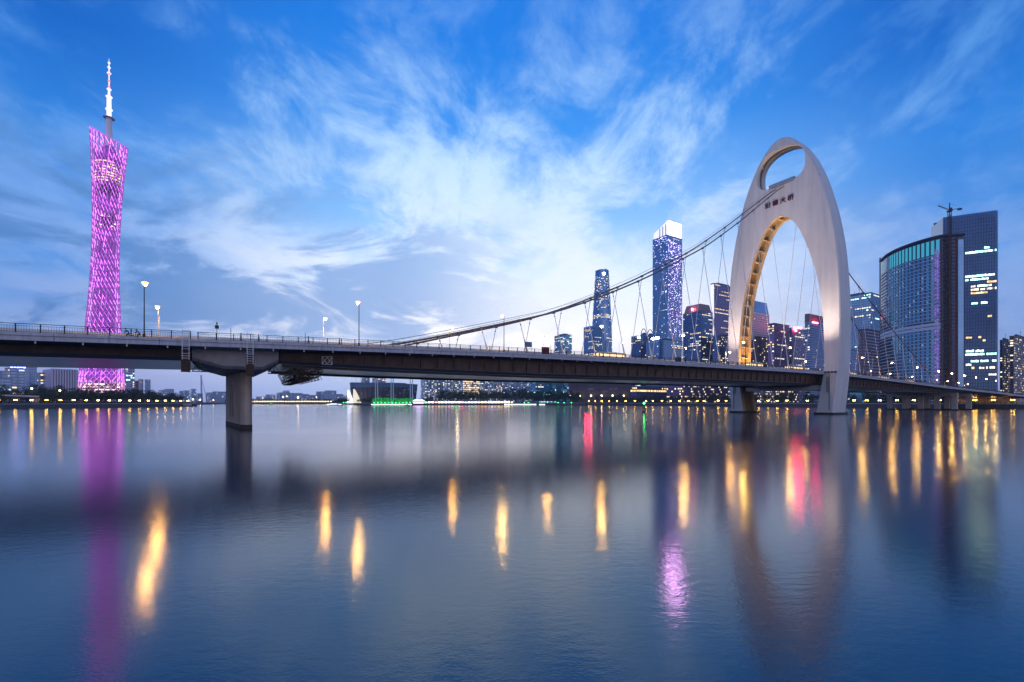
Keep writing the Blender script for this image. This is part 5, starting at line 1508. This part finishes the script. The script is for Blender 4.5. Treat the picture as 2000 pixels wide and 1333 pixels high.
buoy(1258, 806, 788, 'dark navigation buoy with a green lantern left of the arch')
buoy(529, 793, 788.5, 'small distant buoy with a green light right of the river pier')
# crane barge left of the pier
q = at(397, HZ, 1000); q.z = 0
t = thing('crane_barge', q, 'floating crane with a tall lattice jib left of the river pier', 'crane barge')
mb = MB(); mb.box(q + UP * .8, (24, 7, 1.5)); mb.build('hull', 'frame_dark', t)
mb = MB(); mb.box(q + Vector((-9, 0, 4.5)), (6, 4, 2.4)); mb.build('house', 'concrete_warm', t)
zt = CAM_H + (HZ - 733) * 1000 / FPX
mb = MB()
for dx, dy in ((-1, -1), (1, -1), (1, 1), (-1, 1)): mb.bar(q + Vector((-3 + dx * 1.4, dy * 1.4, 2)), q + Vector((-5 + dx * .5, dy * .5, zt)), .28, 4)
for z in frange(3, zt - 3, 3.2): mb.bar(q + Vector((-4.4, -1.2, z)), q + Vector((-2.2, -1.2, z + 3)), .18, 4); mb.bar(q + Vector((-2.2, -1.2, z)), q + Vector((-4.4, -1.2, z + 3)), .18, 4)
mb.build('jib', 'frame_blue', t, stuff=True)
mb = MB()
for dx in (0, 1.5): mb.bar(q + Vector((9 + dx, 0, 2)), q + Vector((-4 + dx, 0, zt - 8)), .18, 4)
for f in frange(0, 1, .09): mb.bar(q + Vector((9 - 13 * f, 0, 2 + (zt - 10) * f)), q + Vector((10.5 - 13 * (f + .05), 0, 2 + (zt - 10) * min(1, f + .05))), .12, 4)
mb.build('back_stay', 'frame_blue', t, stuff=True)
# low flyover on the left bank
t = thing('riverside_flyover', Vector((-440, 372, GZ)), 'short pale flyover ramp on the left bank under the trees', 'flyover')
l = at(-20, HZ, 372); r = at(74, HZ, 396)
l.z = CAM_H + (HZ - 773) * 372 / FPX; r.z = CAM_H + (HZ - 776) * 396 / FPX
d = (r - l); L = d.length; d.normalize()
mb = MB(); mb.box((l + r) / 2 - UP * .6, (L / 2, 3.5, .6), d, Vector((-d.y, d.x, 0)).normalized()); mb.build('deck', 'quay_stone', t)
mb = MB(); mb.box((l + r) / 2 + UP * .5 - Vector((-d.y, d.x, 0)).normalized() * 3.6, (L / 2, .15, .6), d, Vector((-d.y, d.x, 0)).normalized()); mb.build('parapet', 'fascia', t)
for f in (.08, .5, .93):
    mb = MB(); b = l.lerp(r, f); mb.hexa([(b.x + x, b.y + y, GZ - .2) for x, y in ((-1, -2), (1, -2), (1, 2), (-1, 2))], [(b.x + x, b.y + y, b.z - 1.2) for x, y in ((-1.8, -3), (1.8, -3), (1.8, 3), (-1.8, 3))]); mb.build('pillar', 'pier_concrete', t)

# ================================================================== THINGS FIXED TO THE BRIDGE
def ladder(s, ztop_off, zbot, label, boxz):
    t = thing('access_ladder', BR(s, -19.6, zbot), label, 'ladder')
    zt = zd(s) + ztop_off
    for ds in (-.45, .45):
        mb = MB(); mb.box(BR(s + ds, -19.75, (zt + zbot) / 2 + 1.0), (.05, .05, (zt - zbot) / 2 - 1.0), A, P); mb.build('stile', 'pale_steel', t)
    mb = MB()
    for z in frange(zbot + 2.2, zt - .1, .38): mb.box(BR(s, -19.75, z), (.45, .03, .03), A, P)
    mb.build('rung', 'pale_steel', t, stuff=True)
    mb = MB(); mb.box(BR(s, -19.55, (boxz + zbot) / 2), (.62, .08, (boxz - zbot) / 2), A, P)
    for z in frange(zbot, boxz, .45): mb.box(BR(s, -19.7, z), (.66, .12, .05), A, P)
    mb.build('cage', 'rust_steel', t, stuff=True)
ladder(-222.6, 1.4, 10.0, 'steel access ladder with a brown cage left of the river pier', 13.3)
ladder(-213.6, 1.3, 9.6, 'steel access ladder with a brown cage in front of the river pier', 13.2)
def walkway(s0, s1, label):
    t = thing('inspection_walkway', BR(s0, -14, 10.4), label, 'walkway')
    for z in (10.35, 10.75):
        mb = MB(); mb.bar(BR(s0, -15.5, z), BR(s1, -15.5, z), .07 if z > 10.5 else .12, 4); mb.build('rail', 'dark_steel', t)
    mb = MB()
    k = s0 + 1
    while k < s1 - .8:
        mb.bar(BR(k - .9, -15.5, 10.4), BR(k, -15.5, 12.1), .09, 4); mb.bar(BR(k + .9, -15.5, 10.4), BR(k, -15.5, 12.1), .09, 4); mb.bar(BR(k, -15.5, 10.4), BR(k, -15.5, 12.3), .07, 4); k += 4.1
    mb.build('bracing', 'dark_steel', t, stuff=True)
walkway(-222.0, -217.6, 'thin dark walkway truss left of the pier head'); walkway(-210.6, -205.5, 'thin dark walkway truss between the pier and the gantry')
# hanging inspection gantry
t = thing('inspection_gantry', BR(-202, -13, 9), 'brown hanging inspection gantry under the girder right of the river pier', 'gantry')
g0, g1 = -205.8, -201.3
def gbox(s0, s1, q0, q1, z0, z1, mt, nm):
    mb = MB(); mb.box(BR((s0 + s1) / 2, (q0 + q1) / 2, (z0 + z1) / 2), ((s1 - s0) / 2, (q1 - q0) / 2, (z1 - z0) / 2), A, P); return mb.build(nm, mt, t)
gbox(g0 + .4, g0 + 2.0, -14.5, 12, 9.1, 9.25, 'rust_steel', 'floor'); gbox(g0 + .2, g1 - .8, -14.5, 12, 9.9, 10.0, 'rust_steel', 'floor')
mb = MB()
for q in (-14.5, -11, -7, -3, 1, 5, 9, 12):
    pr = [(g0 - .7, 11.6), (g0, 10.2), (g0 + .5, 9.2), (g0 + 2.2, 9.2), (g0 + 2.4, 9.9), (g1 - .6, 9.9), (g1 + .3, 11.3)]
    for (a0, z0), (a1, z1) in zip(pr, pr[1:]): mb.bar(BR(a0, q, z0), BR(a1, q, z1), .13, 4)
    for k in range(6):
        s_ = g0 + .2 + k * .75; mb.bar(BR(s_, q, 9.4), BR(s_ + .6, q, 11.6), .07, 4); mb.bar(BR(s_ + .6, q, 9.4), BR(s_, q, 11.6), .06, 4)
    mb.bar(BR(g0 - .7, q, 11.6), BR(g1 + .3, q, 11.6), .10, 4)
for z in (9.5, 10.2, 10.9, 11.6):
    mb.bar(BR(g0, -14.5, z), BR(g0, 12, z), .08, 4); mb.bar(BR(g1 - .3, -14.5, z), BR(g1 - .3, 12, z), .08, 4)
mb.build('truss', 'rust_steel', t, stuff=True)
for k in range(6): 
    mb = MB(); mb.box(BR(g1 - 1.6 + k * .5, -15.6, 10.6 + k * .42), (.55, .9, .06), A, P); mb.build('step', 'rust_steel', t)
gbox(g1 - .2, g1 + 1.6, -16.6, -15.2, 12.2, 12.35, 'rust_steel', 'platform')
mb = MB()
for u0, u1 in ((0, .5), (.5, 1)):
    a0, a1 = g1 - .2 + 1.8 * u0, g1 - .2 + 1.8 * u1
    for p0, p1 in (((a0, 12.4), (a1, 13.8)), ((a1, 12.4), (a0, 13.8)), ((a0, 12.4), (a0, 13.85)), ((a1, 12.4), (a1, 13.85)), ((a0, 13.85), (a1, 13.85)), ((a0, 12.4), (a1, 12.4))):
        mb.bar(BR(p0[0], -16.6, p0[1]), BR(p1[0], -16.6, p1[1]), .055, 4)
mb.build('guard_rail', 'pale_steel', t, stuff=True)
# small things on the near pavement
def pole_box(s, h, label, box=True, name='camera_post'):
    t = thing(name, BR(s, -18.3, zd(s)), label, 'post')
    mb = MB(); mb.bar(BR(s, -18.3, zd(s) - .13), BR(s, -18.3, zd(s) + h), .05, 6); mb.build('pole', 'dark_steel', t)
    if box:
        mb = MB(); mb.box(BR(s, -18.4, zd(s) + h - .9), (.28, .2, .28), A, P); mb.build('cabinet', 'dark_steel', t)
        mb = MB(); mb.ball(BR(s, -18.3, zd(s) + h - .3), .16, 6, 4, 1.4); mb.build('camera_head', 'dark_steel', t)
pole_box(-218.4, 3.2, 'thin post with a small box on the deck above the pier head')
pole_box(-216.4, 2.2, 'bare thin post on the deck right of the camera post', False); pole_box(-204.7, 2.0, 'bare thin post on the deck above the inspection gantry', False)
pole_box(-148.0, 2.4, 'bare thin post on the deck below the lower cable', False)
for s, q, h, w_, mt, lb in ((-149.5, -18.1, 1.9, .95, 'maroon', 'dark red service cabinet on the near pavement of the bridge'), (-98.2, -18.0, 1.6, .8, 'dark_steel', 'black service cabinet on the pavement left of the arch'), (-49.2, -18.0, 1.5, .7, 'dark_steel', 'black service cabinet on the pavement between the arch legs')):
    t = thing('service_cabinet', BR(s, q, zd(s) - .13), lb, 'cabinet')
    mb = MB(); mb.box(BR(s, q, zd(s) - .13 + h / 2), (w_, .35, h / 2), A, P); mb.build('body', mt, t)
    mb = MB(); mb.box(BR(s, q, zd(s) - .13 + h + .04), (w_ + .08, .42, .05), A, P); mb.build('lid', 'dark_steel', t)
t = thing('road_sign', BR(-151.5, -14.0, zd(-151)), 'small blue road sign behind the railing beside the red cabinet', 'sign')
mb = MB(); mb.bar(BR(-151.5, -15.0, zd(-151) - .29), BR(-151.5, -15.0, zd(-151) + 3.4), .06, 6); mb.build('post', 'pale_steel', t)
mb = MB(); mb.box(BR(-152.6, -15.0, zd(-151) + 2.7), (1.1, .04, .65), A, P); mb.build('panel', 'frame_blue', t)

# ================================================================== FLOODLIGHTS OF THE ARCH
def flood(s, q, z, target, power, colr, size, label, group, mt='warm_glow'):
    b = BR(s, q, z); t = thing('arch_floodlight', b, label, 'floodlight', group)
    d = (target - b).normalized(); side = d.cross(UP).normalized(); up2 = side.cross(d)
    mb = MB(); mb.box(b + UP * .12, (.35, .35, .12), A, P); mb.bar(b, b + UP * .7, .06, 6); mb.build('stand', 'dark_steel', t)
    mb = MB(); mb.box(b + UP * .75, (.32, .22, .26), side, d, up2); mb.build('housing', 'dark_steel', t)
    mb = MB(); mb.box(b + UP * .75 + d * .235, (.28, .012, .22), side, d, up2); mb.build('lens', mt, t)
    L = bpy.data.lights.new('beam', 'SPOT'); L.energy = power; L.color = colr; L.spot_size = size; L.spot_blend = .8; L.shadow_soft_size = .25
    o = bpy.data.objects.new('beam', L); col.objects.link(o); o.parent = t
    o.location = UP * .75 + d * .4; o.rotation_euler = d.to_track_quat('-Z', 'Y').to_euler()
PINK, AMB = (1, .80, .66), (1, .52, .12)
for sg, w in ((-1, 'near'), (1, 'far')):
    flood(-26, sg * 15.9, zd(-26) - .1, BR(-5, sg * 21, 62), 70000, PINK, R(75), 'floodlight on the %s pavement aimed at the arch leg' % w, 'floodlights before the arch')
    flood(-40, sg * 4.2, zd(-40) - .29, BR(-4, sg * 8, 96), 46000, PINK, R(40), 'floodlight near the median on the %s side aimed at the arch head' % w, 'floodlights before the arch')
    flood(0, sg * 11.5, zd(0) - .28, BR(0, sg * 18, 52), 24000, AMB, R(120), 'amber floodlight inside the arch beside the %s leg' % w, 'amber floodlights inside the arch')
flood(0, 0, zd(0) + .72, BR(0, 6, 89), 48000, AMB, R(50), 'amber floodlight on the median inside the arch aimed at its crown', 'amber floodlights inside the arch')

# ================================================================== PEOPLE ON THE BRIDGE
def skin_person(joints, edges, rad):
    me = bpy.data.meshes.new('tmp'); me.from_pydata(joints, edges, []); ob = bpy.data.objects.new('tmp', me); col.objects.link(ob)
    sk = ob.modifiers.new('s', 'SKIN'); sk.use_smooth_shade = True
    for v, r in zip(me.skin_vertices[0].data, rad): v.radius = (r[0], r[1]) if isinstance(r, tuple) else (r, r)
    me.skin_vertices[0].data[0].use_root = True
    ob.modifiers.new('u', 'SUBSURF').levels = 1
    bpy.context.view_layer.update()
    m2 = bpy.data.meshes.new_from_object(ob.evaluated_get(bpy.context.evaluated_depsgraph_get())); bpy.data.objects.remove(ob)
    return m2
mat('cloth_dark', (.03, .03, .04), .9); mat('cloth_blue', (.05, .06, .12), .9); mat('skin', (.35, .2, .14), .7); mat('hair', (.01, .01, .01), .8)
E_ = [(0, 1), (1, 2), (2, 3), (2, 4), (4, 5), (5, 6), (2, 7), (7, 8), (8, 9), (0, 10), (10, 11), (11, 12), (12, 13), (0, 14), (14, 15), (15, 16), (16, 17)]
RD = [(.15, .11), (.14, .10), (.13, .09), .055, .06, .045, .035, .06, .045, .035, .09, .065, .045, .035, .09, .065, .045, .035]
walk = [(0, 0, .93), (0, .01, 1.18), (0, .02, 1.40), (0, .03, 1.52), (.19, .02, 1.38), (.23, -.10, 1.12), (.22, .06, .90), (-.19, .02, 1.38), (-.23, .12, 1.12), (-.22, .30, .95),
        (.09, .02, .88), (.10, .16, .48), (.10, .10, .08), (.10, .26, .03), (-.09, .0, .88), (-.10, -.06, .48), (-.10, -.30, .10), (-.10, -.18, .03)]
ride = [(0, -.18, .98), (0, .0, 1.18), (0, .16, 1.36), (0, .24, 1.47), (.19, .16, 1.34), (.24, .34, 1.14), (.22, .54, 1.02), (-.19, .16, 1.34), (-.24, .34, 1.14), (-.22, .54, 1.02),
        (.09, -.14, .94), (.11, .22, .78), (.11, .10, .36), (.11, .26, .32), (-.09, -.14, .94), (-.11, .14, .62), (-.11, -.06, .24), (-.11, .10, .20)]
bodies = {'walk': skin_person(walk, E_, RD), 'ride': skin_person(ride, E_, RD)}
mh = MB(); mh.ball((0, 0, 0), .11, 10, 8, 1.2); mh.ball((0, .11, -.01), .022, 6, 4)
mhair = MB(); mhair.ball((0, -.018, .03), .115, 10, 8, 1.1)
def person(s, q, pose, mt, label, back=False):
    b = BR(s, q, zd(s) - (.13 if abs(q) > 15.3 else .29)); t = thing('person', b, label, 'person')
    rz = math.atan2(A.y, A.x) - math.pi / 2 + (math.pi if back else 0)
    me = bodies[pose].copy(); me.materials.clear(); me.materials.append(MATS[mt])
    o = bpy.data.objects.new('body', me); col.objects.link(o); o.parent = t
    hp = Vector((0, .05, 1.64)) if pose == 'walk' else Vector((0, .30, 1.60))
    x = bpy.data.objects.new('head', None)
    for src, nm, m_ in ((mh, 'head', 'skin'), (mhair, 'hair', 'hair')):
        k = MB(); k.v = [tuple(Vector(p) + hp) for p in src.v]; k.f = src.f
        h = k.build(nm, m_, None, smooth=True); h.parent = t
    t.rotation_euler = (0, 0, rz); return t, b, rz
def bicycle(b, rz, label):
    t = thing('bicycle', b, label, 'bicycle')
    for y in (-.52, .55):
        k = MB(); k.tube([(0, y + .33 * math.cos(a), .34 + .33 * math.sin(a)) for a in frange(0, 2 * math.pi, .4)], .022, 5); k.build('wheel', 'dark_steel', None).parent = t
    k = MB()
    for p0, p1 in (((0, -.52, .34), (0, -.05, .30)), ((0, -.05, .30), (0, -.2, .82)), ((0, -.18, .78), (0, .38, .82)), ((0, -.05, .30), (0, .40, .76)), ((0, .55, .34), (0, .38, .98)), ((0, -.52, .34), (0, -.18, .78))): k.bar(p0, p1, .02, 5)
    k.build('frame', 'steel', None).parent = t
    k = MB(); k.bar((-.26, .44, 1.0), (.26, .44, 1.0), .018, 5); k.build('handlebar', 'dark_steel', None).parent = t
    k = MB(); k.box((0, -.22, .85), (.07, .13, .03)); k.build('saddle', 'dark_steel', None).parent = t
    t.rotation_euler = (0, 0, rz)
for s, q, lb, lb2 in ((-230.2, -16.6, 'leading dark-clothed cyclist riding on the left part of the bridge', 'bicycle of the leading cyclist on the left part of the bridge'), (-228.9, -16.4, 'second dark-clothed cyclist following close behind on the left part of the bridge', 'bicycle of the second cyclist on the left part of the bridge')):
    t, b, rz = person(s, q, 'ride', 'cloth_dark', lb, True); bicycle(b, rz, lb2)
for s, q, mt, bk, lb in ((-214.9, -17.0, 'cloth_dark', False, 'dark-clothed pedestrian on the bridge left of the ladder over the pier'), (-212.1, -16.5, 'cloth_blue', True, 'blue-clothed pedestrian on the bridge right of the ladder over the pier'), (-204.0, -16.9, 'cloth_dark', False, 'dark-clothed pedestrian on the bridge above the gantry'), (-198.3, -16.6, 'cloth_dark', True, 'dark-clothed pedestrian on the bridge left of the tall lamp')):
    person(s, q, 'walk', mt, lb, bk)

# ================================================================== ADDED VEHICLES, STANDING IN FOR TRAFFIC LIGHT TRAILS
mat('bus_body', (.55, .50, .42), .4); mat('bus_glow', (.3, .25, .2), emit=(1, .62, .28), strength=2.6)
mat('tail_red', (.6, .02, .02), emit=(1, .05, .03), strength=26, sample=True); mat('head_white', (1, 1, 1), emit=(1, .86, .62), strength=40, sample=True)
mat('car_dark', (.04, .04, .05), .3); mat('car_silver', (.45, .45, .46), .35, .4); mat('car_taxi', (.45, .25, .05), .35); mat('tyre', (.02, .02, .02), .9)
def vehicle(kind, label, paint):
    t = thing(kind, (0, 0, 0), label, kind)
    L_, W_, H_ = (11.5, 1.25, 3.1) if kind == 'bus' else (4.5, .9, 1.45)
    if kind == 'bus': prof = [(-5.7, .4), (5.7, .4), (5.75, 1.2), (5.55, 2.9), (5.2, 3.1), (-5.5, 3.1), (-5.7, 2.9)]
    else: prof = [(-2.2, .35), (2.2, .35), (2.25, .65), (1.9, .85), (1.0, .95), (.4, 1.42), (-1.0, 1.45), (-1.7, 1.0), (-2.2, .95)]
    mb = MB(); mb.hexa([(x, -W_, z) for x, z in prof], [(x, W_, z) for x, z in prof]); mb.build('body', paint, t)
    for sy in (-1, 1):
        if kind == 'bus':
            for k in range(7):
                mb = MB(); mb.box((-4.6 + k * 1.45, sy * (W_ + .012), 2.05), (.66, .012, .48)); mb.build('window', 'bus_glow', t)
        else:
            mb = MB(); q = [(.85, .98), (.36, 1.36), (-.95, 1.38), (-1.5, 1.0)]; mb.hexa([(x, sy * (W_ + .002), z) for x, z in q], [(x, sy * (W_ + .014), z) for x, z in q]); mb.build('window', 'glass_dark', t)
        for x in ((-3.6, 3.4) if kind == 'bus' else (-1.35, 1.4)):
            r = .5 if kind == 'bus' else .33
            mb = MB(); mb.bar((x, sy * (W_ - .22), r), (x, sy * (W_ + .03), r), r, 12); mb.build('wheel', 'tyre', t)
        x1 = L_ / 2 + .02
        mb = MB(); mb.box((x1, sy * W_ * .72, .72), (.03, .16, .10)); mb.build('headlight', 'head_white', t)
        mb = MB(); mb.box((-x1 + .02, sy * W_ * .78, .95 if kind == 'car' else 1.3), (.03, .14, .14)); mb.build('tail_light', 'tail_red', t)
    if kind == 'bus':
        mb = MB(); mb.box((5.72, 0, 2.0), (.02, W_ * .9, .6)); mb.build('windscreen', 'glass_dark', t)
        mb = MB(); mb.box((-5.74, 0, 2.2), (.02, W_ * .85, .45)); mb.build('rear_window', 'bus_glow', t)
        mb = MB(); mb.box((0, 0, 3.2), (2.2, .8, .1)); mb.build('roof_unit', 'frame_white', t)
    remember(t); return t
proto = {('bus', 'bus_body'): None, ('car', 'car_dark'): None, ('car', 'car_silver'): None, ('car', 'car_taxi'): None}
ha = math.atan2(A.y, A.x)
spots = [('bus', 'bus_body', 84, -8.6, 'bus with lit windows on the falling right part of the bridge'), ('bus', 'bus_body', -8.5, -8.6, 'bus with lit windows passing the near arch leg'), ('bus', 'bus_body', 122, -8.6, 'bus with lit windows near the right end of the cables'), ('bus', 'bus_body', -118, -8.6, 'bus with lit windows in front of the tapered skyscraper'),
         ('bus', 'bus_body', -38, -8.6, 'bus with lit windows between the arch legs'), ('bus', 'bus_body', 44, -8.6, 'bus with lit windows just right of the arch'), ('bus', 'bus_body', -75, 5.4, 'added oncoming bus left of the arch'),
         ('car', 'car_taxi', -206, -12.6, 'orange taxi above the inspection gantry'), ('car', 'car_dark', -173, -12.4, 'added dark car below the start of the cables'), ('car', 'car_silver', -136, -12.6, 'added silver car left of the tapered skyscraper'), ('car', 'car_dark', -104, -12.5, 'added dark car under the tallest skyscraper'),
         ('car', 'car_taxi', -84, -12.6, 'orange taxi right of the black cabinet'), ('car', 'car_silver', -60, -12.6, 'added silver car just left of the arch'), ('car', 'car_dark', -22, -12.5, 'added dark car in the opening of the arch'), ('car', 'car_taxi', 26, -12.4, 'orange taxi just past the near arch leg'), ('car', 'car_silver', 72, -12.5, 'added silver car on the falling right part of the bridge'), ('car', 'car_dark', 118, -12.5, 'added dark car near the right end of the cables')]
for kd, pt_, s, q, lb in spots:
    if proto[(kd, pt_)] is None: proto[(kd, pt_)] = o = vehicle(kd, lb, pt_)
    else: o = copy_tree(proto[(kd, pt_)])
    L = 5 if kd == 'bus' else 2
    pit = math.atan2(zd(s + L) - zd(s - L), 2 * L) * (1 if q < 0 else -1)
    o.location = BR(s, q, zd(s) - .285); o.rotation_euler = (0, -pit, ha if q < 0 else ha + math.pi); o['label'] = lb; o['group'] = 'added vehicles on the bridge'

# ================================================================== EVENING AIR
m = MB(); m.box((0, 1490, 310), (3400, 1600, 318))
hz_o = m.build('haze', 'asphalt'); hz_o.data.materials.clear()
HM = bpy.data.materials.new('haze_air'); HM.use_nodes = True
nt = HM.node_tree; nt.nodes.clear()
vo = nt.nodes.new('ShaderNodeVolumePrincipled'); vo.inputs['Density'].default_value = .00008; vo.inputs['Color'].default_value = (.86, .90, 1, 1)
ou = nt.nodes.new('ShaderNodeOutputMaterial'); nt.links.new(vo.outputs[0], ou.inputs['Volume'])
hz_o.data.materials.append(HM); tag(hz_o, 'thin blue evening haze over the river and the city', 'haze', kind='stuff')
for o in bpy.data.objects:
    if "_o" in o: del o["_o"]
